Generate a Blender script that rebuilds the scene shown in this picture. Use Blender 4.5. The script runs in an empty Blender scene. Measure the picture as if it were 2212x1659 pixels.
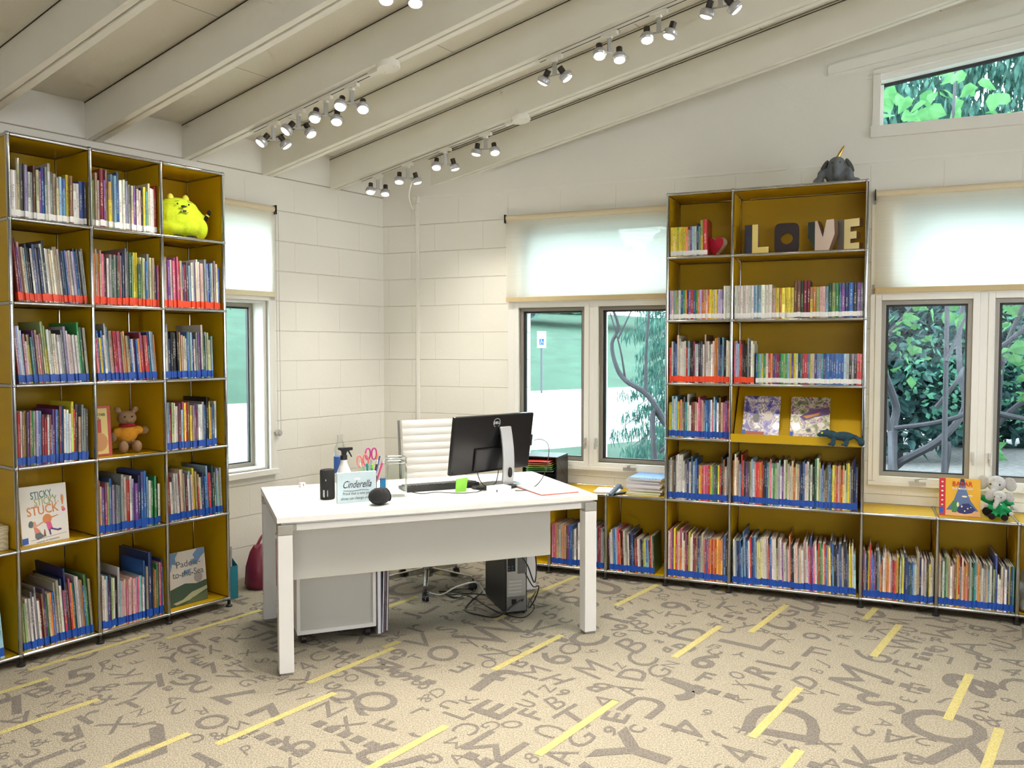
import bpy, bmesh, math, random
from mathutils import Vector, Matrix, Euler
random.seed(7)
sc = bpy.context.scene
COL = sc.collection
rad = math.radians
PI = math.pi

# ------------------------------------------------------------------ camera, world, exposure, lights
cd = bpy.data.cameras.new('camera'); cam = bpy.data.objects.new('camera', cd); COL.objects.link(cam)
cd.sensor_width = 36.0; cd.lens = 36.0 * 1798.1 / 2212; cd.clip_start = 0.05; cd.clip_end = 300
_p = -0.0439
cam.matrix_world = Matrix.Translation((0, 0, 1.5164)) @ Matrix.Rotation(PI / 2 + _p, 4, 'X') @ Matrix.Rotation(-0.0007, 4, 'Z')
sc.camera = cam
sc.view_settings.view_transform = 'Standard'; sc.view_settings.look = 'None'
sc.view_settings.gamma = 1.0; sc.view_settings.use_curve_mapping = False
sc.view_settings.exposure = 0.20
WORLD_STRENGTH = 7.6
SPOT_W = 33.0; SPOT_FILL_W = 54.0
w = bpy.data.worlds.new('sky'); sc.world = w; w.use_nodes = True
bg = w.node_tree.nodes['Background']; bg.inputs[0].default_value = (0.93, 0.965, 1.0, 1); bg.inputs[1].default_value = WORLD_STRENGTH
try:
    sc.cycles.max_bounces = 7; sc.cycles.diffuse_bounces = 4; sc.cycles.glossy_bounces = 3; sc.cycles.transmission_bounces = 4; sc.cycles.transparent_max_bounces = 12; sc.cycles.use_adaptive_sampling = True; sc.cycles.adaptive_threshold = .14; sc.cycles.adaptive_min_samples = 12
    sc.cycles.sample_clamp_indirect = 6.0
except Exception: pass

# ------------------------------------------------------------------ frames (metres; right wall, left wall, desk, beams)
def frame(ox, oy, a): return Matrix.Translation((ox, oy, 0)) @ Matrix.Rotation(a, 4, 'Z')
RA, LA, DA = -0.3985, 0.9331, 0.370
FR = frame(.2482, 5.5485, RA); FL = frame(-2.341, 3.9052, LA); FD = frame(-1.073, 3.765, DA)
WL, WR = .44, .36                                 # wall faces in the left / right frames
I4 = Matrix.Identity(4)
def T(x, y, z=0.0): return Matrix.Translation((x, y, z))
def RZ(a): return Matrix.Rotation(rad(a), 4, 'Z')
def RX(a): return Matrix.Rotation(rad(a), 4, 'X')
def RY(a): return Matrix.Rotation(rad(a), 4, 'Y')
def S(x, y, z): return Matrix.Diagonal((x, y, z, 1))
BSL = .163; BAZ = rad(-34.6)
_l = math.sqrt(1 + BSL * BSL)
bx = Vector((math.cos(BAZ) / _l, math.sin(BAZ) / _l, BSL / _l))
by = Vector((-math.sin(BAZ), math.cos(BAZ), 0)); bz = bx.cross(by)
def beam_frame(xl, z=2.67):
    P = FL @ Vector((xl, WL, z))
    return Matrix(((bx.x, by.x, bz.x, P.x), (bx.y, by.y, bz.y, P.y), (bx.z, by.z, bz.z, P.z), (0, 0, 0, 1)))
P0 = FL @ Vector((1.0, WL, 2.862))
def deck_z(wx, wy):
    return P0.z - (bz.x * (wx - P0.x) + bz.y * (wy - P0.y)) / bz.z
def deck_zR(x, y): q = FR @ Vector((x, y, 0)); return deck_z(q.x, q.y)

# ------------------------------------------------------------------ mesh builder
class MB:
    def __init__(s): s.v = []; s.f = []; s.m = []; s.M = I4
    def add(s, vs, fs, mi=0, M=None):
        b = len(s.v); MM = s.M @ M if M is not None else s.M
        s.v += [MM @ Vector(p) for p in vs]
        for f in fs: s.f.append([b + i for i in f]); s.m.append(mi)
        return s
    def box(s, x0, x1, y0, y1, z0, z1, mi=0, M=None):
        return s.add([(x0, y0, z0), (x1, y0, z0), (x1, y1, z0), (x0, y1, z0), (x0, y0, z1), (x1, y0, z1), (x1, y1, z1), (x0, y1, z1)],
                     [(0, 3, 2, 1), (4, 5, 6, 7), (0, 1, 5, 4), (1, 2, 6, 5), (2, 3, 7, 6), (3, 0, 4, 7)], mi, M)
    def cyl(s, p0, p1, r0, r1=None, n=14, mi=0, M=None):
        p0 = Vector(p0); p1 = Vector(p1); r1 = r0 if r1 is None else r1
        d = (p1 - p0).normalized(); a = d.orthogonal().normalized(); c = d.cross(a); vs = []
        for i in range(n):
            t = 2 * PI * i / n; k = a * math.cos(t) + c * math.sin(t); vs += [p0 + k * r0, p1 + k * r1]
        fs = [(2 * i, 2 * ((i + 1) % n), 2 * ((i + 1) % n) + 1, 2 * i + 1) for i in range(n)]
        fs += [tuple(2 * i for i in range(n))[::-1], tuple(2 * i + 1 for i in range(n))]
        return s.add(vs, fs, mi, M)
    def tube(s, pts, r, n=6, mi=0, M=None, taper=1.0):
        pts = [Vector(p) for p in pts]; vs = []; fs = []; up = None; N = len(pts)
        for i, p in enumerate(pts):
            d = (pts[min(i + 1, N - 1)] - pts[max(i - 1, 0)]).normalized()
            a = (up - d * up.dot(d)) if up is not None else d.orthogonal()
            if a.length < 1e-5: a = d.orthogonal()
            a.normalize(); up = a; c = d.cross(a); rr = r * (1 + (taper - 1) * i / max(1, N - 1))
            for k in range(n):
                t = 2 * PI * k / n; vs.append(p + (a * math.cos(t) + c * math.sin(t)) * rr)
        for i in range(N - 1):
            for k in range(n): fs.append((i * n + k, i * n + (k + 1) % n, (i + 1) * n + (k + 1) % n, (i + 1) * n + k))
        fs += [tuple(range(n))[::-1], tuple((N - 1) * n + k for k in range(n))]
        return s.add(vs, fs, mi, M)
    def lathe(s, prof, n=20, mi=0, M=None):
        vs = []; fs = []
        for r, z in prof:
            for k in range(n): t = 2 * PI * k / n; vs.append((r * math.cos(t), r * math.sin(t), z))
        for i in range(len(prof) - 1):
            for k in range(n): fs.append((i * n + k, i * n + (k + 1) % n, (i + 1) * n + (k + 1) % n, (i + 1) * n + k))
        if prof[0][0] > 1e-4: fs.append(tuple(range(n))[::-1])
        if prof[-1][0] > 1e-4: fs.append(tuple((len(prof) - 1) * n + k for k in range(n)))
        return s.add(vs, fs, mi, M)
    def prism(s, poly, a, b, axis='y', mi=0, M=None):
        n = len(poly)
        g = (lambda p, t: (p[0], t, p[1])) if axis == 'y' else ((lambda p, t: (p[0], p[1], t)) if axis == 'z' else (lambda p, t: (t, p[0], p[1])))
        vs = [g(p, a) for p in poly] + [g(p, b) for p in poly]
        fs = [tuple(range(n)), tuple(range(n, 2 * n))[::-1]] + [(i, (i + 1) % n, n + (i + 1) % n, n + i) for i in range(n)]
        return s.add(vs, fs, mi, M)
    def ell(s, c, r, mi=0, M=None, n=12, m=8):
        vs = []; fs = []
        if not hasattr(r, '__len__'): r = (r, r, r)
        for i in range(m + 1):
            ph = PI * i / m
            for k in range(n):
                t = 2 * PI * k / n
                vs.append((c[0] + r[0] * math.sin(ph) * math.cos(t), c[1] + r[1] * math.sin(ph) * math.sin(t), c[2] + r[2] * math.cos(ph)))
        for i in range(m):
            for k in range(n): fs.append((i * n + k, (i + 1) * n + k, (i + 1) * n + (k + 1) % n, i * n + (k + 1) % n))
        return s.add(vs, fs, mi, M)
    def quad(s, a, b, c, d, mi=0, M=None): return s.add([a, b, c, d], [(0, 1, 2, 3)], mi, M)
    def build(s, name, mats, parent=None, M=None, smooth=False, bevel=0, fix=True):
        me = bpy.data.meshes.new(name); me.from_pydata([tuple(p) for p in s.v], [], s.f)
        mats = mats if isinstance(mats, (list, tuple)) else [mats]
        for m in mats: me.materials.append(m)
        if any(s.m): me.polygons.foreach_set('material_index', s.m)
        if fix:
            bm = bmesh.new(); bm.from_mesh(me)
            bmesh.ops.remove_doubles(bm, verts=bm.verts, dist=1e-6)
            bmesh.ops.recalc_face_normals(bm, faces=bm.faces); bm.to_mesh(me); bm.free()
        if smooth:
            me.polygons.foreach_set('use_smooth', [True] * len(me.polygons))
            try: me.set_sharp_from_angle(angle=rad(40))
            except Exception: pass
        o = bpy.data.objects.new(name, me); COL.objects.link(o)
        if parent is not None: o.parent = parent
        if M is not None: o.matrix_basis = M
        if bevel:
            b = o.modifiers.new('bevel', 'BEVEL'); b.width = bevel; b.segments = 2; b.limit_method = 'ANGLE'; b.angle_limit = rad(50)
        return o
def tag(o, label=None, cat=None, group=None, kind=None):
    if label: o['label'] = label
    if cat: o['category'] = cat
    if group: o['group'] = group
    if kind: o['kind'] = kind
    return o
def thing(name, label, cat, M, group=None, kind=None):
    o = bpy.data.objects.new(name, None); o.empty_display_size = .05; COL.objects.link(o); o.matrix_basis = M
    return tag(o, label, cat, group, kind)
def struct(o): o['kind'] = 'structure'; return o

# ------------------------------------------------------------------ materials
def sock(nt, v, node, idx):
    if hasattr(v, 'is_linked'): nt.links.new(v, node.inputs[idx])
    elif v is not None: node.inputs[idx].default_value = v
def N(nt, typ, ins=(), **kw):
    n = nt.nodes.new(typ)
    for k, v in kw.items(): setattr(n, k, v)
    for i, v in (ins.items() if isinstance(ins, dict) else enumerate(ins)): sock(nt, v, n, i)
    return n
def MA(nt, op, a, b=None, c=None): return N(nt, 'ShaderNodeMath', [a, b, c], operation=op).outputs[0]
def MIX(nt, f, a, b, mode='MIX'):
    n = nt.nodes.new('ShaderNodeMix'); n.data_type = 'RGBA'; n.blend_type = mode
    sock(nt, f, n, 0); sock(nt, a, n, 6); sock(nt, b, n, 7); return n.outputs[2]
def C4(c): return (c[0], c[1], c[2], 1.0)
_mc = {}
def mat(name, color, rough=.5, metal=0.0, noise=0, nscale=40, bump=0, bscale=200, coat=0, emit=None, es=0, trans=0, spec=None):
    if name in _mc: return _mc[name]
    m = bpy.data.materials.new(name); m.use_nodes = True; nt = m.node_tree; p = nt.nodes['Principled BSDF']
    p.inputs['Base Color'].default_value = C4(color); p.inputs['Roughness'].default_value = rough; p.inputs['Metallic'].default_value = metal
    if spec is not None: p.inputs['Specular IOR Level'].default_value = spec
    if coat: p.inputs['Coat Weight'].default_value = coat; p.inputs['Coat Roughness'].default_value = .08
    if emit: p.inputs['Emission Color'].default_value = C4(emit); p.inputs['Emission Strength'].default_value = es
    if trans: p.inputs['Transmission Weight'].default_value = trans
    if noise or bump:
        tc = N(nt, 'ShaderNodeTexCoord').outputs['Object']
        if noise:
            no = N(nt, 'ShaderNodeTexNoise', {0: tc}); no.inputs['Scale'].default_value = nscale; no.inputs['Detail'].default_value = 3
            lo = tuple(c * (1 - noise) for c in color); hi = tuple(min(1, c * (1 + noise)) for c in color)
            nt.links.new(MIX(nt, no.outputs[0], C4(lo), C4(hi)), p.inputs['Base Color'])
        if bump:
            nb = N(nt, 'ShaderNodeTexNoise', {0: tc}); nb.inputs['Scale'].default_value = bscale
            b = N(nt, 'ShaderNodeBump'); b.inputs['Strength'].default_value = bump; b.inputs['Distance'].default_value = .002
            nt.links.new(nb.outputs[0], b.inputs['Height']); nt.links.new(b.outputs[0], p.inputs['Normal'])
    _mc[name] = m; return m
white_paint = mat('white_paint', (.80, .78, .72), .5, bump=.15, bscale=60)
trim_paint = mat('trim_paint', (.80, .79, .75), .35)
beam_paint = mat('beam_paint', (.78, .755, .67), .5, noise=.03, nscale=6)
chrome = mat('chrome', (.48, .48, .48), .12, 1.0)
yellow = mat('yellow_enamel', (.54, .335, .005), .42, spec=.25, noise=.02, nscale=8)
black_plastic = mat('black_plastic', (.012, .012, .013), .35)
black_matte = mat('black_matte', (.015, .015, .015), .75)
grey_metal = mat('grey_metal', (.42, .43, .44), .35, .6)
silver = mat('silver_paint', (.55, .56, .57), .35, .5)
desk_white = mat('desk_white', (.80, .79, .77), .38)
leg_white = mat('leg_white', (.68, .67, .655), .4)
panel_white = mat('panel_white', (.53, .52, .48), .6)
bracket = mat('bracket_grey', (.38, .37, .33), .4, .4, noise=.12, nscale=60)
bronze = mat('bronze_frame', (.30, .27, .23), .4, .3)
gasket = mat('black_gasket', (.02, .02, .025), .5)
paper = mat('paper_white', (.85, .85, .86), .7)
pages_m = mat('page_block', (.74, .70, .62), .9)
track_white = mat('track_white', (.74, .72, .64), .45)
lens_m = mat('lamp_lens', (1, 1, 1), .3, emit=(1, .93, .80), es=26)
lens_side = mat('lamp_lens_soft', (1, 1, 1), .3, emit=(1, .93, .80), es=5)

def brick_wall(name, ph, base, zoff=0):
    m = bpy.data.materials.new(name); m.use_nodes = True; nt = m.node_tree; p = nt.nodes['Principled BSDF']
    tc = N(nt, 'ShaderNodeTexCoord').outputs['Object']; sp = N(nt, 'ShaderNodeSeparateXYZ', [tc])
    cb = N(nt, 'ShaderNodeCombineXYZ', [MA(nt, 'ADD', sp.outputs[0], ph), sp.outputs[2], 0.0])
    br = N(nt, 'ShaderNodeTexBrick', {0: cb.outputs[0]}); br.offset = .5; br.squash = 1
    for k, v in (('Scale', 1.0), ('Mortar Size', .004), ('Mortar Smooth', .6), ('Bias', 0), ('Brick Width', .4), ('Row Height', .2035)): br.inputs[k].default_value = v
    lines = br.outputs['Fac']
    top = MA(nt, 'LESS_THAN', sp.outputs[2], 2.62)
    f = MA(nt, 'MULTIPLY', lines, top)
    # the long bed joints are deeper than the upright ones
    zr = MA(nt, 'FRACT', MA(nt, 'ADD', MA(nt, 'DIVIDE', sp.outputs[2], .2035), .5)); bed = MA(nt, 'LESS_THAN', MA(nt, 'ABSOLUTE', MA(nt, 'SUBTRACT', zr, .5)), .03)
    f2 = MA(nt, 'MULTIPLY', f, MA(nt, 'ADD', MA(nt, 'MULTIPLY', bed, .75), .25))
    no = N(nt, 'ShaderNodeTexNoise', {0: tc}); no.inputs['Scale'].default_value = 45; no.inputs['Detail'].default_value = 5
    n2 = N(nt, 'ShaderNodeTexNoise', {0: tc}); n2.inputs['Scale'].default_value = 2.2
    base2 = tuple(c * .965 for c in base)
    c1 = MIX(nt, n2.outputs[0], C4(base2), C4(base))
    nt.links.new(MIX(nt, MA(nt, 'MULTIPLY', f2, .28), c1, (.45, .41, .34, 1)), p.inputs['Base Color']); p.inputs['Roughness'].default_value = .55
    b = N(nt, 'ShaderNodeBump'); b.inputs['Strength'].default_value = .8; b.inputs['Distance'].default_value = .006
    h = MA(nt, 'SUBTRACT', MA(nt, 'MULTIPLY', no.outputs[0], .18), f2)
    nt.links.new(h, b.inputs['Height']); nt.links.new(b.outputs[0], p.inputs['Normal'])
    return m
wall_mL = brick_wall('painted_block_left', -2.21 + 4.0, (.80, .78, .72))
wall_mR = brick_wall('painted_block_right', 1.25 + .2, (.80, .78, .71))

# ceiling boards: seams across
def deck_material():
    m = bpy.data.materials.new('ceiling_boards'); m.use_nodes = True; nt = m.node_tree; p = nt.nodes['Principled BSDF']
    tc = N(nt, 'ShaderNodeTexCoord').outputs['Object']; sp = N(nt, 'ShaderNodeSeparateXYZ', [tc])
    r = MA(nt, 'FRACT', MA(nt, 'DIVIDE', MA(nt, 'ADD', sp.outputs[0], MA(nt, 'MULTIPLY', MA(nt, 'FLOOR', MA(nt, 'DIVIDE', sp.outputs[1], .582)), .37)), 1.22))
    l = MA(nt, 'LESS_THAN', r, .0035)
    no = N(nt, 'ShaderNodeTexNoise', {0: tc}); no.inputs['Scale'].default_value = 90; no.inputs['Detail'].default_value = 4
    c = MIX(nt, no.outputs[0], (.66, .63, .54, 1), (.76, .73, .63, 1))
    nt.links.new(MIX(nt, MA(nt, 'MULTIPLY', l, .75), c, (.16, .12, .08, 1)), p.inputs['Base Color']); p.inputs['Roughness'].default_value = .7
    return m
deck_m = deck_material()

def carpet(name, ca, cb_):
    m = bpy.data.materials.new(name); m.use_nodes = True; nt = m.node_tree; p = nt.nodes['Principled BSDF']
    tc = N(nt, 'ShaderNodeTexCoord').outputs['Object']
    a = N(nt, 'ShaderNodeTexNoise', {0: tc}); a.inputs['Scale'].default_value = 150; a.inputs['Detail'].default_value = 4
    v = N(nt, 'ShaderNodeTexVoronoi', {0: tc}); v.inputs['Scale'].default_value = 210
    f = N(nt, 'ShaderNodeMapRange', [a.outputs[0], .3, .7, 0, 1]).outputs[0]
    col = MIX(nt, f, C4(ca), C4(cb_))
    lo = N(nt, 'ShaderNodeTexNoise', {0: tc}); lo.inputs['Scale'].default_value = 3
    col = MIX(nt, MA(nt, 'MULTIPLY', lo.outputs[0], .25), col, (.26, .235, .18, 1))
    nt.links.new(col, p.inputs['Base Color']); p.inputs['Roughness'].default_value = .95; p.inputs['Specular IOR Level'].default_value = .1
    b = N(nt, 'ShaderNodeBump'); b.inputs['Strength'].default_value = .7; b.inputs['Distance'].default_value = .004
    nt.links.new(v.outputs['Distance'], b.inputs['Height']); nt.links.new(b.outputs[0], p.inputs['Normal'])
    return m
carpet_base = carpet('carpet_beige', (.160, .140, .105), (.40, .362, .288))
carpet_grey = carpet('carpet_grey_letters', (.078, .068, .063), (.205, .183, .165))
carpet_yellow = carpet('carpet_yellow_stripe', (.34, .29, .10), (.55, .48, .20))

# glass
def glass_material():
    m = bpy.data.materials.new('window_glass'); m.use_nodes = True; nt = m.node_tree; nt.nodes.clear()
    o = N(nt, 'ShaderNodeOutputMaterial'); t = N(nt, 'ShaderNodeBsdfTransparent', [(.86, .96, .97, 1)]); g = N(nt, 'ShaderNodeBsdfGlossy', [(1, 1, 1, 1), .02])
    mx = N(nt, 'ShaderNodeMixShader', [.005, t.outputs[0], g.outputs[0]]); nt.links.new(mx.outputs[0], o.inputs[0]); return m
glass = glass_material()
def shade_material(name, col, tr, tint):
    m = bpy.data.materials.new(name); m.use_nodes = True; nt = m.node_tree; nt.nodes.clear()
    tc = N(nt, 'ShaderNodeTexCoord').outputs['Object']
    mp = N(nt, 'ShaderNodeMapping', [tc]); mp.inputs['Scale'].default_value = (1.2, 1, 120)
    no = N(nt, 'ShaderNodeTexNoise', {0: mp.outputs[0]}); no.inputs['Scale'].default_value = 1.6; no.inputs['Detail'].default_value = 4
    f = N(nt, 'ShaderNodeMapRange', [no.outputs[0], .35, .7, tr * .9, tr * .3]).outputs[0]
    o = N(nt, 'ShaderNodeOutputMaterial'); d = N(nt, 'ShaderNodeBsdfDiffuse', [C4(col)]); tl = N(nt, 'ShaderNodeBsdfTranslucent', [C4(tint)])
    m1 = N(nt, 'ShaderNodeMixShader', [.80, d.outputs[0], tl.outputs[0]]); t = N(nt, 'ShaderNodeBsdfTransparent', [(1, 1, 1, 1)])
    m2 = N(nt, 'ShaderNodeMixShader', [f, m1.outputs[0], t.outputs[0]]); nt.links.new(m2.outputs[0], o.inputs[0]); return m
shade_m = shade_material('shade_fabric', (.80, .78, .70), .06, (.97, .95, .90))
hem_m = mat('shade_hem', (.60, .47, .26), .6, noise=.06, nscale=30)

# books: cover colour comes from each book's own colour; a title and a band sit on the spine
def cover_nodes(nt, col, xyz, rnd):
    p = nt.nodes['Principled BSDF']; sp = N(nt, 'ShaderNodeSeparateXYZ', [xyz]); x, z = sp.outputs[0], sp.outputs[2]
    r2 = MA(nt, 'FRACT', MA(nt, 'MULTIPLY', rnd, 17.3)); r3 = MA(nt, 'FRACT', MA(nt, 'MULTIPLY', rnd, 53.7)); r4 = MA(nt, 'FRACT', MA(nt, 'MULTIPLY', rnd, 91.1))
    hs = N(nt, 'ShaderNodeHueSaturation', {4: col}); sock(nt, MA(nt, 'ADD', MA(nt, 'MULTIPLY', r3, .16), .42), hs, 0); sock(nt, MA(nt, 'ADD', MA(nt, 'MULTIPLY', r2, .9), .5), hs, 2); hs.inputs[1].default_value = .8
    # band: the lower or upper part of some spines has another colour
    thr = MA(nt, 'ADD', MA(nt, 'MULTIPLY', r4, .5), .45)
    band = MA(nt, 'MULTIPLY', MA(nt, 'GREATER_THAN', z, thr), MA(nt, 'LESS_THAN', r2, .22))
    band2 = MA(nt, 'MULTIPLY', MA(nt, 'LESS_THAN', z, MA(nt, 'SUBTRACT', thr, .2)), MA(nt, 'GREATER_THAN', r2, .85))
    c = MIX(nt, MA(nt, 'MINIMUM', MA(nt, 'ADD', band, band2), 1.0), col, hs.outputs[0])
    # painterly mottling of picture covers
    cv = N(nt, 'ShaderNodeCombineXYZ', [MA(nt, 'MULTIPLY', x, 1.5), MA(nt, 'MULTIPLY', rnd, 90.0), MA(nt, 'MULTIPLY', z, 9.0)])
    no = N(nt, 'ShaderNodeTexNoise', {0: cv.outputs[0]}); no.inputs['Scale'].default_value = 1.0; no.inputs['Detail'].default_value = 3
    mo = MA(nt, 'MULTIPLY', MA(nt, 'GREATER_THAN', no.outputs[0], .60), MA(nt, 'MULTIPLY', MA(nt, 'LESS_THAN', r3, .45), .55))
    hs2 = N(nt, 'ShaderNodeHueSaturation', {4: col}); sock(nt, MA(nt, 'ADD', MA(nt, 'MULTIPLY', r4, .2), .4), hs2, 0); hs2.inputs[2].default_value = .75
    c = MIX(nt, mo, c, hs2.outputs[0])
    # title lettering running down the spine
    tv = N(nt, 'ShaderNodeCombineXYZ', [MA(nt, 'MULTIPLY', x, 2.6), MA(nt, 'MULTIPLY', rnd, 70.0), MA(nt, 'MULTIPLY', z, 75.0)])
    tn = N(nt, 'ShaderNodeTexNoise', {0: tv.outputs[0]}); tn.inputs['Scale'].default_value = 1.0; tn.inputs['Detail'].default_value = 2
    inx = MA(nt, 'LESS_THAN', MA(nt, 'ABSOLUTE', MA(nt, 'SUBTRACT', x, .5)), .2)
    z0 = MA(nt, 'ADD', MA(nt, 'MULTIPLY', r2, .2), .28); z1 = MA(nt, 'ADD', z0, MA(nt, 'ADD', MA(nt, 'MULTIPLY', r3, .25), .25))
    inz = MA(nt, 'MULTIPLY', MA(nt, 'GREATER_THAN', z, z0), MA(nt, 'LESS_THAN', z, z1))
    tm = MA(nt, 'MULTIPLY', MA(nt, 'MULTIPLY', inx, inz), MA(nt, 'GREATER_THAN', tn.outputs[0], .5))
    bw = N(nt, 'ShaderNodeRGBToBW', [c]).outputs[0]; dark = MA(nt, 'GREATER_THAN', bw, .30)
    tc_ = MIX(nt, dark, (.72, .70, .60, 1), (.07, .06, .08, 1))
    c = MIX(nt, MA(nt, 'MULTIPLY', tm, .62), c, tc_)
    nt.links.new(c, p.inputs['Base Color']); p.inputs['Roughness'].default_value = .32; p.inputs['Coat Weight'].default_value = .25
def book_material():
    m = bpy.data.materials.new('book_cover'); m.use_nodes = True; nt = m.node_tree
    oi = N(nt, 'ShaderNodeObjectInfo'); tc = N(nt, 'ShaderNodeTexCoord')
    cover_nodes(nt, oi.outputs['Color'], tc.outputs['Object'], oi.outputs['Random']); return m
def rest_material():
    m = bpy.data.materials.new('book_cover_far'); m.use_nodes = True; nt = m.node_tree
    a = N(nt, 'ShaderNodeAttribute', attribute_name='bcol'); b = N(nt, 'ShaderNodeAttribute', attribute_name='buv'); c = N(nt, 'ShaderNodeAttribute', attribute_name='brnd')
    cover_nodes(nt, a.outputs['Color'], b.outputs['Vector'], c.outputs['Fac']); return m
book_m = book_material(); rest_m = rest_material()
def objcol_material():
    m = bpy.data.materials.new('spine_tape'); m.use_nodes = True; nt = m.node_tree; p = nt.nodes['Principled BSDF']
    oi = N(nt, 'ShaderNodeObjectInfo'); nt.links.new(oi.outputs['Color'], p.inputs['Base Color']); p.inputs['Roughness'].default_value = .4; return m
tape_m = objcol_material()
TAPE = {'r': (.85, .07, .015), 'b': (.008, .075, .42), 'w': (.78, .78, .76)}
tape_fix = {k: mat('spine_tape_' + n, TAPE[k], .4) for k, n in (('r', 'red'), ('b', 'blue'), ('w', 'white'))}

# ------------------------------------------------------------------ lettering
_tc = {}
def glyphs(txt, size=1.0, bold=0.0, shear=0.0, extrude=0.0, align='CENTER', space=1.0):
    key = (txt, bold, shear, extrude, align, space, size)
    if key in _tc: return _tc[key]
    cu = bpy.data.curves.new('t', 'FONT'); cu.body = txt; cu.size = size; cu.offset = bold * size * .5; cu.shear = shear; cu.extrude = extrude; cu.align_x = align
    cu.space_character = space; cu.resolution_u = 3
    o = bpy.data.objects.new('t', cu); COL.objects.link(o)
    dg = bpy.context.evaluated_depsgraph_get(); me = bpy.data.meshes.new_from_object(o.evaluated_get(dg))
    r = ([tuple(v.co) for v in me.vertices], [tuple(p.vertices) for p in me.polygons])
    bpy.data.objects.remove(o); bpy.data.curves.remove(cu); bpy.data.meshes.remove(me); _tc[key] = r; return r
UP = Matrix.Rotation(PI / 2, 4, 'X')             # text in x-z plane facing -y
def text(name, txt, size, m, parent, M, bold=0.0, shear=0.0, ext=.0004, align='CENTER', fit=None, space=1.0):
    vs, fs = glyphs(txt, size, bold, shear, ext, align, space)
    sx = 1.0
    if fit:
        w_ = max(v[0] for v in vs) - min(v[0] for v in vs); sx = fit / w_
    mb = MB(); mb.add([(v[0] * sx, v[1], v[2]) for v in vs], fs)
    return mb.build(name, m, parent, M @ UP, fix=False)

# ================================================================== SETTING
# ---- walls
def wall_mb(x0, x1, zt, holes, y0, y1):
    """upright wall in the x-z plane: zt(x) is the top; holes are (xa, xb, za, zb0, zb1) with a top that may slope"""
    xs = sorted(set([x0, x1] + [h[0] for h in holes] + [h[1] for h in holes])); mb = MB()
    for a, b in zip(xs[:-1], xs[1:]):
        if b - a < 1e-6: continue
        hs = sorted([h for h in holes if h[0] <= a + 1e-6 and h[1] >= b - 1e-6], key=lambda h: h[2]); lo = (-.1, -.1)
        for h in hs:
            mb.prism([(a, lo[0]), (b, lo[1]), (b, h[2]), (a, h[2])], y0, y1)
            k = lambda x: h[3] + (h[4] - h[3]) * (x - h[0]) / (h[1] - h[0]); lo = (k(a), k(b))
        mb.prism([(a, lo[0]), (b, lo[1]), (b, zt(b)), (a, zt(a))], y0, y1)
    return mb
cornerL = 2.855
XR0 = -1.52
holesL = [(1.27, 1.775, .70, 1.83, 1.83), (1.27, 1.775, 1.90, 2.36, 2.36)]
struct(wall_mb(-5.2, cornerL + .02, lambda x: 2.95, holesL, WL, WL + .22).build('wall_left', wall_mL, None, FL))
holesR = [(-.363, .133, .715, 1.80, 1.80), (.234, .735, .715, 1.80, 1.80), (-.33, .735, 1.90, 2.38, 2.38),
          (2.026, 2.518, .725, 1.80, 1.80), (2.63, 3.125, .725, 1.80, 1.80), (2.13, 3.125, 1.90, 2.38, 2.38),
          (2.0, 4.3, 2.855, 3.16, 3.16 + 2.3 * .128)]
struct(wall_mb(XR0, 5.2, lambda x: deck_zR(x, WR) + .03, holesR, WR, WR + .22).build('wall_right', wall_mR, None, FR))
# smooth plaster of the gable above the block courses
g = MB(); g.box(-1.2, 5.1, WR - .004, WR, 2.635, 2.652); struct(g.build('trim_1', white_paint, None, FR))
# walls behind the photographer, with unseen openings sized to let in fill daylight
pRc = FR @ Vector((5.2, WR, 0)); pLc = FL @ Vector((-5.2, WL, 0))
def far_wall(name, a, b, holes):
    d = b - a; L = d.length; ang = math.atan2(d.y, d.x); M = Matrix.Translation(a) @ Matrix.Rotation(ang, 4, 'Z')
    zt = lambda x: deck_z(*(a + d * (x / L)).xy) + .05
    return struct(wall_mb(0, L, zt, holes, 0, .2).build(name, mat('tan_wall', (.42, .38, .32), .7), None, M))  # tan picked to cut the light bounced from these unseen walls
pB = Vector((3.6, -3.6, 0)); pC = Vector((-4.6, -2.9, 0))
pRc = Vector((pRc.x, pRc.y, 0)); pLc = Vector((pLc.x, pLc.y, 0))
far_wall('wall_east', pRc, pB, [(1.2, 3.4, .9, 2.5, 2.5)])
far_wall('wall_south', pB, pC, [(1.0, 5.2, 1.3, 2.5, 2.5)])
far_wall('wall_west', pC, pLc, [])

# ---- ceiling deck and rafters
M0 = beam_frame(0.0, 2.862)
g = MB(); g.box(-.25, 11, -6.5, 4.2, 0, .06); struct(g.build('ceiling', deck_m, None, M0))
beam_x = {-4: -2.865, -3: -2.283, -2: -1.701, -1: -1.119, 0: -.537, 1: .045, 2: .627, 3: 1.212, 4: 1.79, 5: 2.372, 6: 2.985}
for i, (k, xl) in enumerate(sorted(beam_x.items())):
    g = MB(); wd = .043
    s0 = .0
    if k == 6: s0 = .30
    g.box(s0, 10.5, -wd, wd, .0, .20)
    g.box(s0, 10.5, -wd, -.008, -.012, .0); g.box(s0, 10.5, .006, wd, -.012, .0)
    struct(g.build('trim_%d' % (i + 2), beam_paint, None, beam_frame(xl), bevel=.002))
# thin dark gap battens at the rafter tops
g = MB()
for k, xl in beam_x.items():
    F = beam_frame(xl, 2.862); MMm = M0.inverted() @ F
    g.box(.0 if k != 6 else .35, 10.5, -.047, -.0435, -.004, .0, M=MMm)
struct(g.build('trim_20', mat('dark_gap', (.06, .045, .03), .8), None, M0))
# ledge cap along the top of the left wall
g = MB(); g.box(-5.0, cornerL, WL - .004, WL, 2.661, 2.667); struct(g.build('trim_21', mat('ledge_line', (.40, .35, .28), .7), None, FL))
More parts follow.
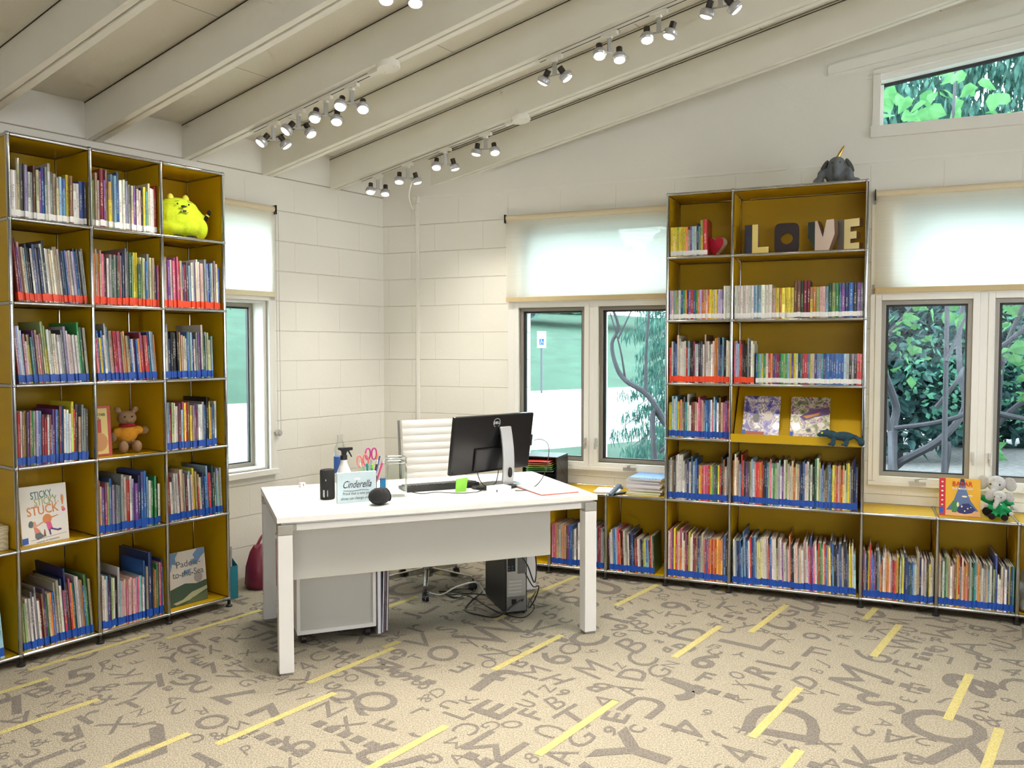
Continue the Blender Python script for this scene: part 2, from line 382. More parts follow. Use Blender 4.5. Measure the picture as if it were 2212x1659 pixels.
# rake board over the high window
g = MB(); g.prism([(1.70, 3.19), (4.4, 3.19 + 2.7 * .15), (4.4, 3.19 + 2.7 * .15 + .06), (1.70, 3.25)], WR - .018, WR); struct(g.build('trim_22', white_paint, None, FR))

# ---- windows
def sash(root, x0, x1, z0, z1, y, fr=.026, gk=.012, M=None, dark='left'):
    g = MB()
    for a, b, c, d in ((x0, x1, z0, z0 + fr), (x0, x1, z1 - fr, z1), (x0, x0 + fr, z0 + fr, z1 - fr), (x1 - fr, x1, z0 + fr, z1 - fr)): g.box(a, b, y, y + .035, c, d)
    o = g.build('window_frame', bronze, root, bevel=.002)
    a0, a1, b0, b1 = x0 + fr, x1 - fr, z0 + fr, z1 - fr; g = MB()
    for a, b, c, d in ((a0, a1, b0, b0 + gk * .6), (a0, a1, b1 - gk, b1), (a0, a0 + gk * 1.3, b0, b1), (a1 - gk * .6, a1, b0, b1)): g.box(a, b, y + .012, y + .034, c, d)
    g.build('gasket', gasket, root)
    g = MB(); g.box(a0, a1, y + .026, y + .029, b0, b1); g.build('window_pane', glass, root)
def crank(root, x, z, y):
    g = MB(); g.box(x - .045, x + .045, y - .022, y, z - .014, z + .006, 0); g.cyl((x - .005, y - .02, z + .006), (x - .005, y - .02, z + .022), .011); g.tube([(x - .005, y - .02, z + .02), (x + .02, y - .03, z + .028), (x + .05, y - .03, z + .03)], .004)
    g.build('window_crank', mat('crank_metal', (.5, .48, .44), .35, .7), root, smooth=True)
def latch(root, x, z, y):
    g = MB(); g.box(x - .008, x + .008, y - .02, y, z - .03, z + .03); g.box(x - .006, x + .006, y - .034, y - .018, z - .045, z + .0)
    g.build('window_latch', mat('latch_metal', (.55, .53, .48), .35, .7), root, bevel=.002)
def window(n, M): o = thing('window_%d' % n, None, None, M); o['kind'] = 'structure'; return o
W1 = window(1, FL)
sash(W1, 1.30, 1.752, .712, 1.815, WL + .13)
g = MB(); g.box(1.752, 1.775, WL + .02, WL + .2, .70, 1.83); g.box(1.275, 1.30, WL + .02, WL + .2, .70, 1.83); g.box(1.30, 1.752, WL + .02, WL + .2, 1.815, 1.83); g.box(1.30, 1.752, WL + .02, WL + .2, .70, .712)
g.build('window_jamb', trim_paint, W1)
g = MB(); g.box(1.775, 1.825, WL - .018, WL + .02, .70, 2.45); g.box(1.225, 1.275, WL - .018, WL + .02, .70, 2.45); g.box(1.225, 1.825, WL - .018, WL + .02, 1.83, 1.90)
g.box(1.762, 1.776, WL + .05, WL + .09, .715, 1.81)
g.build('window_casing', trim_paint, W1, bevel=.003)
g = MB(); g.box(1.21, 1.83, WL - .035, WL + .13, .662, .700); g.build('window_sill', trim_paint, W1, bevel=.003)
sash(W1, 1.28, 1.77, 1.905, 2.355, WL + .13)
def wgroup(n, x0, x1, openings, up, xl, xr, z0):
    """board surround with casement openings"""
    for i, (a, b) in enumerate(openings):
        W = window(n + i, FR)
        sash(W, a, b, z0, 1.80, WR + .012)
        g = MB()
        for q in ((a - .035, a, z0 - .03, 1.835), (b, b + .035, z0 - .03, 1.835), (a, b, 1.80, 1.835), (a, b, z0 - .03, z0)): g.box(q[0], q[1], WR - .016, WR + .03, q[2], q[3])
        g.build('window_casing', trim_paint, W, bevel=.003)
        if i == 0: sash(W, up[0], up[1], 1.905, 2.375, WR + .05)
        crank(W, (a + b) / 2 - .02 if n == 2 and i == 1 else (a + b) / 2 - .03, z0 - .028, WR - .016)
        latch(W, b + .012 if i == 0 else a - .012, z0 + .14, WR - .016)
    g = MB(); m = (openings[0][1] + openings[1][0]) / 2
    g.box(xl, openings[0][0] - .035, WR - .012, WR, z0 - .03, 2.45); g.box(openings[0][1] + .035, openings[1][0] - .035, WR - .012, WR, z0 - .03, 1.90)
    g.box(openings[1][1] + .035, xr, WR - .012, WR, z0 - .03, 2.45); g.box(xl, xr, WR - .012, WR, 1.835, 1.90); g.box(xl, xr, WR - .012, WR, 2.38, 2.45); g.box(xl, xr, WR - .026, WR, z0 - .055, z0 - .03)
    struct(g.build('trim_%d' % (24 + n), trim_paint, None, FR, bevel=.002))
wgroup(2, 0, 0, [(-.363, .133), (.234, .735)], (-.33, .735), -.447, .80, .715)
wgroup(4, 0, 0, [(2.026, 2.518), (2.63, 3.125)], (2.13, 3.125), 1.965, 3.2, .727)
W6 = window(6, FR)
zt6 = lambda x: 3.16 + (x - 2.0) * .128
g = MB()
for a, b, c, d in ((2.0, 4.3, 2.855, 2.875), (2.0, 2.018, 2.875, 3.12)): g.box(a, b, WR + .08, WR + .12, c, d)
g.prism([(2.0, zt6(2.0) - .03), (4.3, zt6(4.3) - .03), (4.3, zt6(4.3)), (2.0, zt6(2.0))], WR + .02, WR + .12)
g.build('window_frame', trim_paint, W6)
g = MB(); g.prism([(2.018, zt6(2.018) - .045), (4.3, zt6(4.3) - .045), (4.3, zt6(4.3) - .03), (2.018, zt6(2.018) - .03)], WR + .10, WR + .13); g.build('gasket', gasket, W6)
g = MB(); g.prism([(2.0, 2.855), (4.3, 2.855), (4.3, zt6(4.3)), (2.0, zt6(2.0))], WR + .125, WR + .129); g.build('window_pane', glass, W6)
g = MB(); g.box(1.955, 2.0, WR - .014, WR, 2.845, 3.17); g.box(1.945, 4.4, WR - .024, WR, 2.785, 2.855); g.prism([(1.955, zt6(1.955)), (4.4, zt6(4.4)), (4.4, zt6(4.4) + .035), (1.955, zt6(1.955) + .035)], WR - .014, WR)
g.build('window_casing', white_paint, W6, bevel=.002)

# ---- roller shades
def shade(M, x0, x1, y, label, zt=2.44, zb=1.85, hem=hem_m, chain=None):
    r = thing('roller_shade', label, 'window shade', M, 'roller shades over the windows')
    g = MB(); nx = 24
    for i in range(nx):
        a = x0 + (x1 - x0) * i / nx; b = x0 + (x1 - x0) * (i + 1) / nx; ya = y + .002 * math.sin(i * .8); yb = y + .002 * math.sin((i + 1) * .8)
        g.quad((a, ya, zb + .03), (b, yb, zb + .03), (b, yb, zt), (a, ya, zt))
    g.build('fabric', shade_m, r, fix=False, smooth=True)
    g = MB(); g.cyl((x0, y + .008, zt), (x1, y + .008, zt), .021, n=16); g.build('roller', mat('roller_fabric', (.70, .60, .42), .7), r, smooth=True)
    g = MB(); g.box(x0, x1, y - .006, y + .006, zb, zb + .034); g.build('hem_bar', hem, r, bevel=.003)
    for k, xx in enumerate((x0 - .008, x1 + .002)):
        g = MB(); g.box(xx, xx + .006, y - .02, y + .03, zt - .035, zt + .025); g.build('bracket', black_matte, r)
    if chain:
        g = MB()
        g.tube([(chain, y - .01, zt - .02), (chain, y - .01, zt - 1.49), (chain + .011, y - .01, zt - 1.505), (chain + .022, y - .01, zt - 1.49), (chain + .022, y - .01, zt - .02)], .0024, n=5)
        g.build('bead_chain', mat('bead_grey', (.55, .54, .50), .4), r)
        g = MB(); g.cyl((chain + .011, y - .012, zt - 1.50), (chain + .011, y + .012, zt - 1.50), .022, n=16); g.cyl((chain + .011, y - .02, zt - 1.50), (chain + .011, y - .012, zt - 1.50), .012, n=12)
        g.build('chain_tensioner', mat('clear_grey', (.45, .43, .42), .2), r, smooth=True)
    return r
shade(FL, 1.25, 1.812, WL - .035, 'narrow cream roller shade over the window beside the left bookcase', zb=1.855, chain=1.815, hem=mat('shade_hem_pale', (.72, .66, .46), .6))
shade(FR, -.447, .770, WR - .045, 'cream roller shade over the windows behind the computer monitor', zb=1.842)
shade(FR, 1.985, 3.2, WR - .045, 'cream roller shade over the windows right of the tall right bookcase', zb=1.842)

# ---- floor: tiles with inlaid letters and stripes (one carpet)
g = MB(); g.box(-6.5, 7, -5, 9, -.05, 0, 0)
FLi = FL
stripes = [(.0, -.08, .6), (.62, -.21, .59), (-.59, -.255, .6), (-.56, -.67, .59), (-.51, -1.275, .59), (.09, -1.44, .59), (.68, -1.26, .55), (.14, -2.045, .59), (1.3, -1.84, .59),
  (.75, -2.475, .59), (2.5, -1.82, .59), (1.95, -2.455, .57), (2.52, -2.625, .59), (1.36, -3.065, .59), (.78, -3.25, .59), (3.11, -3.06, .27), (2.54, -3.235, .58), (1.98, -3.65, .59), (1.45, -3.83, .57),
  (2.31, -1.30, .59), (1.42, -.76, .52), (1.2, -1.215, .11), (1.87, -1.405, .19), (3.15, -2.2, .5), (.2, -3.2, .5), (3.2, -3.9, .55), (2.6, -4.3, .55), (-.2, -2.4, .5)]
for x, y, L_ in stripes:
    g.add([(x, y - .018, .0012), (x + L_, y - .018, .0012), (x + L_, y + .018, .0012), (x, y + .018, .0012)], [(0, 1, 2, 3)], 2, FL)
rl = random.Random(11)
chars = "AABBCDEFGHJKLMNOPQRSTUVWXYZ2345678996&?GRKEOCSaegfyrk"
placed = []
def free(x, y, r): return all((x - a) ** 2 + (y - b) ** 2 > (r + c)** 2 * .52 for a, b, c in placed)
for rr, cnt in ((.20, 46), (.13, 190), (.085, 560), (.052, 1300)):
    for _ in range(cnt * 5):
        x = rl.uniform(-1.6, 4.6); y = rl.uniform(-4.6, .2)
        if not free(x, y, rr): continue
        if cnt <= 0: break
        cnt -= 1; placed.append((x, y, rr)); ch = rl.choice(chars)
        vs, fs = glyphs(ch, 1.0, 0 if ch in 'MWNK4A&VXkyZ' else rl.choice((0, .03, .05)), rl.choice((0, 0, .3)), 0.0)
        cx = sum(v[0] for v in vs) / len(vs); cy = .34
        a = rl.choice((0, 0, 90, 180, 270, 0)) + rl.uniform(-14, 14) * (rl.random() < .4)
        sx = rr * rl.uniform(1.7, 2.5); sy = rr * rl.uniform(1.7, 2.2)
        MM = FL @ T(x, y, .0004 + .0006 * rl.random()) @ RZ(a) @ S(sx, sy, 1) @ T(-cx, -cy, 0)
        g.add(vs, fs, 1, MM)
for _ in range(34):                                # rows of small solid blocks woven into the tiles
    x = rl.uniform(-1.2, 4.2); y = rl.uniform(-4.3, 0); n = rl.randint(2, 5); v = rl.random() < .7
    for k in range(n):
        xx, yy = (x, y - k * .075) if v else (x + k * .075, y)
        g.add([(xx, yy, .0011), (xx + .05, yy, .0011), (xx + .05, yy + .05, .0011), (xx, yy + .05, .0011)], [(0, 1, 2, 3)], 1, FL)
struct(g.build('floor', [carpet_base, carpet_grey, carpet_yellow], None, None, fix=False))

# ================================================================== BOOKCASES
ZR = [.05, .5507, .9424, 1.2865, 1.6796, 2.0735, 2.4665]
ZL = [.05, .5489, .9433, 1.3364, 1.7264, 2.1196, 2.5098]
DEP = .35; TR = .0095
XR = [-.75, -.375, 0.0, .3925, .785, 1.1805, 1.9305, 2.3255, 2.7205, 3.1155, 3.51]
XR = [-.3925, 0.0, .3940, .789, 1.1845, 1.9345, 2.3295, 2.7245, 3.1195, 3.5145]
XL = [-.762, -.381, 0.0, .3807, .7614, 1.142]
def bookcase(name, label, M, xs, zs, tall, skip_back=()):
    """tall: (first, last) post index of the tall part; other bays are one row high"""
    r = thing(name, label, 'bookcase', M)
    top = lambda i: len(zs) - 1 if tall[0] <= i <= tall[1] else 1
    def ball(g, p): g.ell(p, .0125, n=10, m=7)
    for i, x in enumerate(xs):
        for y in (0, DEP):
            g = MB()
            zt = zs[top(i)]
            g.cyl((x, y, zs[0]), (x, y, zt), TR, n=14)
            for k in range(top(i) + 1): ball(g, (x, y, zs[k]))
            g.build('post', chrome, r, smooth=True)
            g = MB(); g.lathe([(.02, 0.0), (.02, .008), (.009, .014), (.009, .042)], n=12, M=T(x, y, .0)); g.build('foot', black_plastic, r, smooth=True)
        for k in range(top(i) + 1):
            g = MB(); g.cyl((x, .01, zs[k]), (x, DEP - .01, zs[k]), TR * .98, n=12); g.build('depth_tube', chrome, r, smooth=True)
        for k in range(top(i)):
            g = MB(); g.box(x - .0035, x + .0035, TR, DEP - TR, zs[k] + TR, zs[k + 1] - TR); g.build('side_panel', yellow, r)
    for i in range(len(xs) - 1):
        n = min(top(i), top(i + 1)) if not (i == tall[1] or i + 1 == tall[0]) else 1
        for k in range(n + 1):
            g = MB()
            for y in (0, DEP): g.cyl((xs[i] + .01, y, zs[k]), (xs[i + 1] - .01, y, zs[k]), TR * .98, n=14)
            g.build('rail', chrome, r, smooth=True)
            g = MB(); g.box(xs[i] + TR, xs[i + 1] - TR, TR, DEP - TR, zs[k] - .003, zs[k] + .006); g.build('shelf_panel', yellow, r)
            if k < n:
                g = MB(); g.box(xs[i] + TR, xs[i + 1] - TR, DEP - .004, DEP + .003, zs[k] + TR, zs[k + 1] - TR); g.build('back_panel', yellow, r)
    return r
bookcase('bookcase', 'tall yellow and chrome bookcase with a low wing, against the left wall', FL, XL, ZL, (2, 5))
bookcase('bookcase', 'tall yellow and chrome bookcase with low wings, under the window wall', FR, XR, ZR, (3, 5))

# ================================================================== BOOKS
PAL = dict(w=(.80, .78, .73), c=(.80, .71, .50), t=(.60, .45, .30), g=(.38, .40, .41), K=(.10, .10, .115), k=(.02, .02, .025), n=(.03, .055, .18), b=(.04, .16, .48),
    s=(.32, .54, .72), e=(.04, .32, .34), d=(.03, .13, .07), l=(.38, .50, .20), G=(.06, .36, .12), y=(.85, .70, .06), o=(.80, .28, .06), r=(.62, .05, .05), m=(.26, .025, .05),
    p=(.78, .16, .30), P=(.76, .50, .46), v=(.22, .08, .34), L=(.48, .42, .66), B=(.24, .12, .06), q=(.12, .19, .55), a=(.22, .56, .58))
NAME = dict(w='white', c='cream', t='tan', g='grey', K='charcoal', k='black', n='navy', b='blue', s='light blue', e='teal', d='dark green', l='olive green', G='green', y='yellow',
    o='orange', r='red', m='maroon', p='pink', P='pale pink', v='purple', L='lavender', B='brown', q='violet blue', a='aqua')
ORD = ['zeroth', 'first', 'second', 'third', 'fourth', 'fifth', 'sixth', 'seventh', 'eighth', 'ninth', 'tenth', 'eleventh', 'twelfth', 'thirteenth', 'fourteenth', 'fifteenth', 'sixteenth', 'seventeenth', 'eighteenth', 'nineteenth']
def ordn(i):
    if i < 20: return ORD[i]
    t = {2: 'twent', 3: 'thirt', 4: 'fort', 5: 'fift', 6: 'sixt', 7: 'sevent', 8: 'eight'}[i // 10]
    return t + 'ieth' if i % 10 == 0 else t + 'y-' + ORD[i % 10]
rb = random.Random(5)
books = []
def row(F, x0, x1, z, ch, toks, tape, cell, lean=0.0, fill=1.0, h0=.40, dh=.052, hvar=.012):
    tk = toks.split(); th = rad(lean); hs = []; ws = []
    for t in tk:
        hs.append((h0 + dh * int(t[1]) + rb.uniform(-hvar, hvar)) * (ch - .025)); ws.append(rb.uniform(.72, 1.25) * (1.9 if t.endswith('+') else 1))
    W = (x1 - x0 - 2 * TR - .006) * fill - hs[0] * math.sin(th); k = W / sum(ws) * math.cos(th)
    x = x0 + TR + .003 + hs[0] * math.sin(th)
    for i, t in enumerate(tk):
        wd = ws[i] * k; h = hs[i] * (1 if lean == 0 else math.cos(th)); y = rb.uniform(.012, .026); dp = min(.30, max(.15, h * rb.uniform(.72, .95)))
        M = F @ T(x, y, z + .0065) @ Matrix.Rotation(-th * rb.uniform(.97, 1.0), 4, 'Y')
        c = PAL[t[0]]; jit = rb.uniform(.62, 1.02); c = tuple(min(.9, max(.01, q * jit * rb.uniform(.93, 1.07))) for q in c)
        books.append(dict(M=M, t=wd * .965, d=dp, h=h, c=c, tape=tape, cell=cell, i=i + 1, n=len(tk), k=t[0], hf=h / ch, wf=ws[i], lean=lean))
        x += wd / math.cos(th)
LB = 'left bookcase'
def CL(c, r_): return XL[2 + c], XL[3 + c], ZL[r_], ZL[r_ + 1] - ZL[r_]
def RL(c, r_, toks, tape, cell, **k): a = CL(c, r_); row(FL, a[0], a[1], a[2], a[3], toks, tape, cell, **k)
RL(0, 5, 'w4+ t7 K6 L6 w4 g4 B6 c5 v5 b6 w6 w7 g5 t5 c4 s4 b4 y5 B5 w3 w3 q4+ n4', 'w', 'top shelf, left column, left bookcase')
RL(1, 5, 'c6 l5 t7 w5 m8+ v5 t8 y5+ s7 s7 b8 w6+ w6 L6 w5 c5 v5 w4 P4 n5 y5 a4 c6 w5 w5 r6', 'w', 'top shelf, middle column, left bookcase')
RL(0, 4, 'm8 v6 P7 c6 s6 K7 k6 w6 n7 b7 g6 n6 w7 K8 w6 w6 c6 w6 t7 c7 w6 n6 s6 q6 P6 w6 L6 n7 b6 K7 g6 g7', 'r', 'second shelf, left column, left bookcase', lean=5)
RL(1, 4, 'o6 t7 o6 t7 p6 K5 w5 g6 d5 g6 d6 r7 g6 n7 g8 w7 d7 l6 y7 y7 G4 c6 l6 w6 b5 g7 c6 t6 n4 p4', 'r', 'second shelf, middle column, left bookcase')
RL(2, 4, 'w6 P7 v6 w6 p6 p7 p7 r6 P6 n5 m5 K6 s5 w6 L6 c6 w7 w6 P6 w6 g7 q6 n6 s6 w6 P7 c6 q5', 'r', 'second shelf, right column, left bookcase', lean=1)
RL(0, 3, 'm7 q7 w7 s6 m5 P3 y5 e4 v6 t6 r5 B5 l8 y7 w6 w6 c5 w5 w5 g5 K6 L7 w6 P5 w5 w5 w5 w5 G8 d7 c7 g7', 'b', 'third shelf, left column, left bookcase', lean=4.5)
RL(1, 3, 'p4 b6 y4 b6 w5 g8 s7 P6 t6 r6 r6 p6 p6 t6 o6 t5 k5 b4 w4 v4 b4 o4 r6 p5 r5 r5 n6 s6 g6 o5', 'b', 'third shelf, middle column, left bookcase', lean=4, fill=.97)
RL(2, 3, 'w6 g8 n4 k6 k6 k6 k6 o6 t5 c5 w4 b6 l6 s6 n5 w4 g6 v6 w8 d5 g6 l6 c4 s5', 'b', 'third shelf, right column, left bookcase', fill=.84, lean=1)
RL(0, 2, 'r6 r6 w6 B6 y6 v6 B6 G6 w6 L6 b6 s6 m5 r4 w5 m5 s2 v6 b6 d6 m7 b7 w6 s5 w6 w5 y8 r6 K7 t4 g7 g6 K6', 'b', 'fourth shelf, left column, left bookcase', fill=.95, lean=-.6)
RL(2, 2, 's5 s6 m5 l6 w6 w5 m6 s4 r6 y6 r6 B6 y5 t5 v5 o3 w5 w5 g6 b5 k7 y6 o4 b5 w6', 'b', 'fourth shelf, right column, left bookcase', fill=.90)
RL(1, 1, 'o7 c5 v5 p6 l6 b7 L5 g5 s5 g8 P7 r6 w7 L6 v5 n7 b8 b8 s6 w5 G5 G6 k6 w4', 'b', 'fifth shelf, middle column, left bookcase', fill=.97)
RL(2, 1, 'r6 w4 g5 w6 w6 m6 c7 t7 g6 m6 w5 s6 P5 y7 t6 r5 w4 n4 n5 b4 s7 r5 n5 d7 w5 s6 l5 g6', 'b', 'fifth shelf, right column, left bookcase', lean=2, fill=.97)
RL(0, 0, 'l3 l3 w4 w4 K5 w4 g6 w3 m3 B4 v5 G3 t4 o4 b4 w6 c6 w5 n6 r4 n8 B5 r6 o5 e5 g6 w6 t5 o5 b4 G6 d6 t5', 'b', 'bottom shelf, left column, left bookcase', lean=3.5, fill=.97, h0=.34)
RL(1, 0, 'K4 w5 c4 s5 v4 n5 l4 w4 k4 w6 s3 P3 P3 P3 p3 P3 P3 P3 p3 a3 p3 a3 a3 w3 b6 t5 n8+ b5 B4 o4 G5 G5 p5 n6 s4', 'b', 'bottom shelf, middle column, left bookcase', h0=.34)
row(FL, XL[1] + .10, XL[2] - .05, ZL[0], .5, 'w3 b4 c3 r4 P4 w3 n4 g3 w4 s4 s5', 'b', 'low left wing beside left bookcase', lean=4, h0=.34)
def RRw(ci, r_, toks, tape, cell, **k): row(FR, XR[ci], XR[ci + 1], ZR[r_], ZR[r_ + 1] - ZR[r_], toks, tape, cell, **k)
RRw(3, 5, 'y2 y2 y2 y2 y2 y2 y2 o2 t1 v2 s2 w2 n3 a2 y4 r4+', 'w', 'beside the red heart, right bookcase', lean=.5, fill=.62, h0=.40, hvar=.004)
RRw(3, 4, 'L2 P2 s2 l2 l2 w2 b2 G2 o2 n2 v2 r2 b2 G2 o2 L2 o2 o2 P2 o2 y2 y2 c2 y2 t2 L2 L2 v2 w3 w3 w3', 'w', 'second shelf, narrow column, right bookcase', hvar=.003)
RRw(4, 4, 'w3 w3 w3 w3 w3 w3 w3 s3 s3 w3 w3 w3 t2 y2 o2 y2 y2 y2 y2 B4 B4 d4 m4 m4 y2 o2 l2 P2 P2 s2 d3 l3 G3 q3 v3 n3 b3 k3 v3 k3', 'w', 'second shelf, wide column, right bookcase', hvar=.003)
RRw(3, 3, 'r4 w6 n6 b5 c8 w7 w6 w6 w6 r4 s6 k6 k6 m6 s5 w5 n6 K6 w5 t8 w6 w6 w5 w5 P6 o7 o7 b7 n5 s7 k5 w6 c6', 'r', 'third shelf, narrow column, right bookcase')
row(FR, XR[4], XR[4] + .135, ZR[3], .394, 'p6 L6 s5 r6 r5 k5 k5 k5 g7 K6 w6 w5', 'r', 'third shelf, wide column, right bookcase', fill=1.1)
row(FR, XR[4] + .130, XR[5], ZR[3], .394, 'b2 G2 s2 y2 G2 w2 r2 o2 n2 v2 m2 d2 G2 l2 G2 s2 y2 v2 y2 l2 n2 e2 r2 r2 v2 e2 y2 P2 n2 q2 L2 e2 n2 b2 b2 b2 b2 b2 b2 b2 b2 s2 g2 k2 g2 k2 r2 r2', 'w', 'small row, third shelf, wide column, right bookcase', hvar=.004)
RRw(3, 2, 'y5 y5 s7 w6 s7 y5 q5 o6 w5 K7 e5 w8 w4 m5 B5 P5 P5 p7 p6 P6 g5 b6 b6 b6 b6 w6 p5 s7 b6 w5 B7 t5 p5 v6 r6', 'b', 'fourth shelf, narrow column, right bookcase', h0=.44)
RRw(3, 1, 'g5 w6 t5 K5 w7 w7 w7 w7 w5 w4 n6 w5 n7 s5 b6 n4 y4 o4 r4 p4 p4 r4 y4 G4 K4 d4 y4 r4 k7 B6 w4 g7', 'b', 'fifth shelf, narrow column, right bookcase')
RRw(4, 1, 'o6 w8 P7 t6 s5 r8 r6 k6 v6 K6 t6 s7 w6 w6 r6 r6 o6 r6 k6 k6 b6 l6 p7 w6 G6 l6 g6 s7 w5 v5 w7 l7 c6 w5 t7 o5 c6 t6 n6 k6 b7 P6 w7 d6 w6 k5 G8 w8 y7 s5 q6 w4 B5 s6 q6 e5 y6 o6 r6 P6 o6 r5 y6 w5 l7 y7 g6 K7 n8 n6', 'b', 'fifth shelf, wide column, right bookcase', fill=.985)
RRw(3, 0, 'w4 P4 p5 v4 y5 r3 t4 P4 o5 w4 c2 r4 n3 y4 w3 w4 m3 m3 B4 b3 g3 c4 w3 r3 b3 r3 o3 r3 o3 r3 y3 o3 o3 y3 v3 q4 k3', 'b', 'bottom shelf, narrow column, right bookcase', h0=.40)
RRw(4, 0, 'k2 w4 s4 n4 n4 b4 s2 b6 s5 n5 b4 w4 r5 n5 b5 s5 g4 w4 y4 w5 c5 w5 w5 P5 r3 b5 w5 w5 c5 t3 w5 w5 v4 w4+ g3 P3 o6 n4 k3 w4 P4 g3 t3 w3 w3 P5 w6 w5 p4 r4 b6 v4 p5 w5 G3 r5 G5 l4 w5 r5 b4 t4 y4 n6 b5 k5 n4 g3 q5 b5 w4 K6 n5 g3 y5 y4 w5 s3', 'b', 'bottom shelf, wide column, right bookcase', lean=1.4, fill=.985, h0=.36)
RRw(5, 0, 'r5 s4 n3 k4 y5 r6 q4 b3 v4 k5 g5 s4 o2 o3 w4 P5 o4 o4 w4 p3 B3 r3 o3 y4 k4 w3 l4 y4 n5 n4 b3 n3 d3 b3 s3 w3 t5 t5 n4 w4 s3 P4 d3 K4 y3 w4 w4', 'b', 'low bay just right of tall right bookcase', h0=.33)
RRw(6, 0, 't5 d4 w4 d5 l5 t5 w3 P3 B4 y5 r5 g3 P5 o3 o4 B4 g5 l3 d4 e4 w5 o4 t4 w3 g4 t4 s3 w4 K4 l3 q6 w2 w1 P4 g4 w3 n4 y4 n4 e4', 'b', 'low bay under the standing yellow picture book', h0=.33)
RRw(2, 0, 'v2 w3 w4 g4 b4 s4 p4 r4 o3 k4 m4 w4 w3 t3 w3 k3 n4 b3 k3 r2 m2 w2 t2 n2 k2 l2 y2 b2 s2 m2 r3 P3 d3', 'b', 'low bay left of tall right bookcase', lean=2, fill=.83, h0=.36)
RRw(1, 0, 'p4 p4 o4 t4 w4 g4 o4 t4 B4 v4 b4 b4 g3 w3 K4 w5 k4 w4 n4 s3 c4 w3 G4 n4 r4 s4 m4 m4 g4 l3', 'b', 'low bay behind the white desk leg', h0=.36)

for b in books:
    q = b['M'] @ Vector((b['t'] / 2, 0, b['h'] / 2)); d2 = (q - Vector((0, 0, 1.5164))).length_squared
    b['score'] = b['t'] * b['h'] / d2 * (.05 if 'desk leg' in b['cell'] or 'wing' in b['cell'] else 1)
order = sorted(range(len(books)), key=lambda i: -books[i]['score']); own = set(order[:292])
def book_meshes():
    g = MB(); B = .055
    g.box(0, B, 0, 1, 0, 1); g.box(1 - B, 1, 0, 1, 0, 1)
    n = 5; pts = [(0, .02)] + [(i / n, .02 * (1 - math.sin(PI * i / n))) for i in range(1, n)] + [(1, .02)]
    g.prism(pts + [(1, .03), (0, .03)], 0, 1, 'z'); c = g.build('book_cover', book_m)
    g = MB(); g.box(B, 1 - B, .03, .985, .018, .982); p = g.build('pages', pages_m)
    g = MB(); g.box(-.012, 1.012, -.004, .10, 0, 1); t = g.build('spine_tape', tape_m)
    r = (c.data, p.data, t.data)
    for o in (c, p, t): bpy.data.objects.remove(o)
    return r
bc, bp, bt = book_meshes(); bt_w = bt.copy(); bt_w.materials[0] = tape_fix['w']; btm = {'w': bt_w}
for k_ in 'rb': q_ = bt.copy(); q_.materials[0] = tape_fix[k_]; btm[k_] = q_
rest = MB(); rcol = []; ruv = []; rrnd = []
TH = {'w': .028, 'r': .035, 'b': .036}
seen = {}
for i, b in enumerate(books):
    t, d, h = b['t'], b['d'], b['h']; tz = (.008 if b['tape'] != 'w' else .010) + rb.uniform(-.0022, .0022); th_ = TH[b['tape']] * (1.12 if b['h'] > .28 else 1)
    if i in own:
        o = bpy.data.objects.new('book', bc); COL.objects.link(o); o.matrix_basis = b['M'] @ S(t, d, h); o.color = C4(b['c'])
        sz = 'tall' if b['hf'] > .72 else ('short' if b['hf'] < .52 else ('thick' if b['wf'] > 1.3 else ''))
        lab = ((sz + ' ') if sz else '') + NAME[b['k']] + ' book, ' + ordn(b['i']) + ' from left, ' + b['cell']
        tag(o, lab, 'book', 'books standing on the ' + b['cell'])
        p = bpy.data.objects.new('pages', bp); COL.objects.link(p); p.parent = o
        s_ = bpy.data.objects.new('spine_tape', btm[b['tape']]); COL.objects.link(s_); s_.parent = o; s_.location = (0, 0, tz / h); s_.scale = (1, 1, th_ / h)
    else:
        M = b['M']; u = rb.random()
        def addp(x0, x1, y0, y1, z0, z1, mi):
            n0 = len(rest.v); rest.box(x0 * t, x1 * t, y0 * d, y1 * d, z0 * h, z1 * h, mi, M)
            for (lx, ly, lz) in [(x0, y0, z0), (x1, y0, z0), (x1, y1, z0), (x0, y1, z0), (x0, y0, z1), (x1, y0, z1), (x1, y1, z1), (x0, y1, z1)]:
                ruv.append((lx, ly, lz)); rcol.append(b['c']); rrnd.append(u)
        addp(0, .055, 0, 1, 0, 1, 0); addp(.945, 1, 0, 1, 0, 1, 0); addp(.055, .945, .0, .03, 0, 1, 0); addp(.055, .945, .03, .985, .018, .982, 1)
        addp(-.012, 1.012, -.004, .10, tz / h, (tz + th_) / h, {'w': 2, 'r': 3, 'b': 4}[b['tape']])
if rest.v:
    o = rest.build('small_books', [rest_m, pages_m, tape_fix['w'], tape_fix['r'], tape_fix['b']], fix=False); me = o.data
    a = me.attributes.new('bcol', 'FLOAT_COLOR', 'POINT'); a.data.foreach_set('color', [x for c in rcol for x in (c[0], c[1], c[2], 1)])
    a = me.attributes.new('buv', 'FLOAT_VECTOR', 'POINT'); a.data.foreach_set('vector', [x for c in ruv for x in c])
    a = me.attributes.new('brnd', 'FLOAT', 'POINT'); a.data.foreach_set('value', rrnd)
    bm = bmesh.new(); bm.from_mesh(me); bmesh.ops.recalc_face_normals(bm, faces=bm.faces); bm.to_mesh(me); bm.free()
    tag(o, 'remaining thin spines packed along the shelves of both yellow bookcases', 'books', kind='stuff')

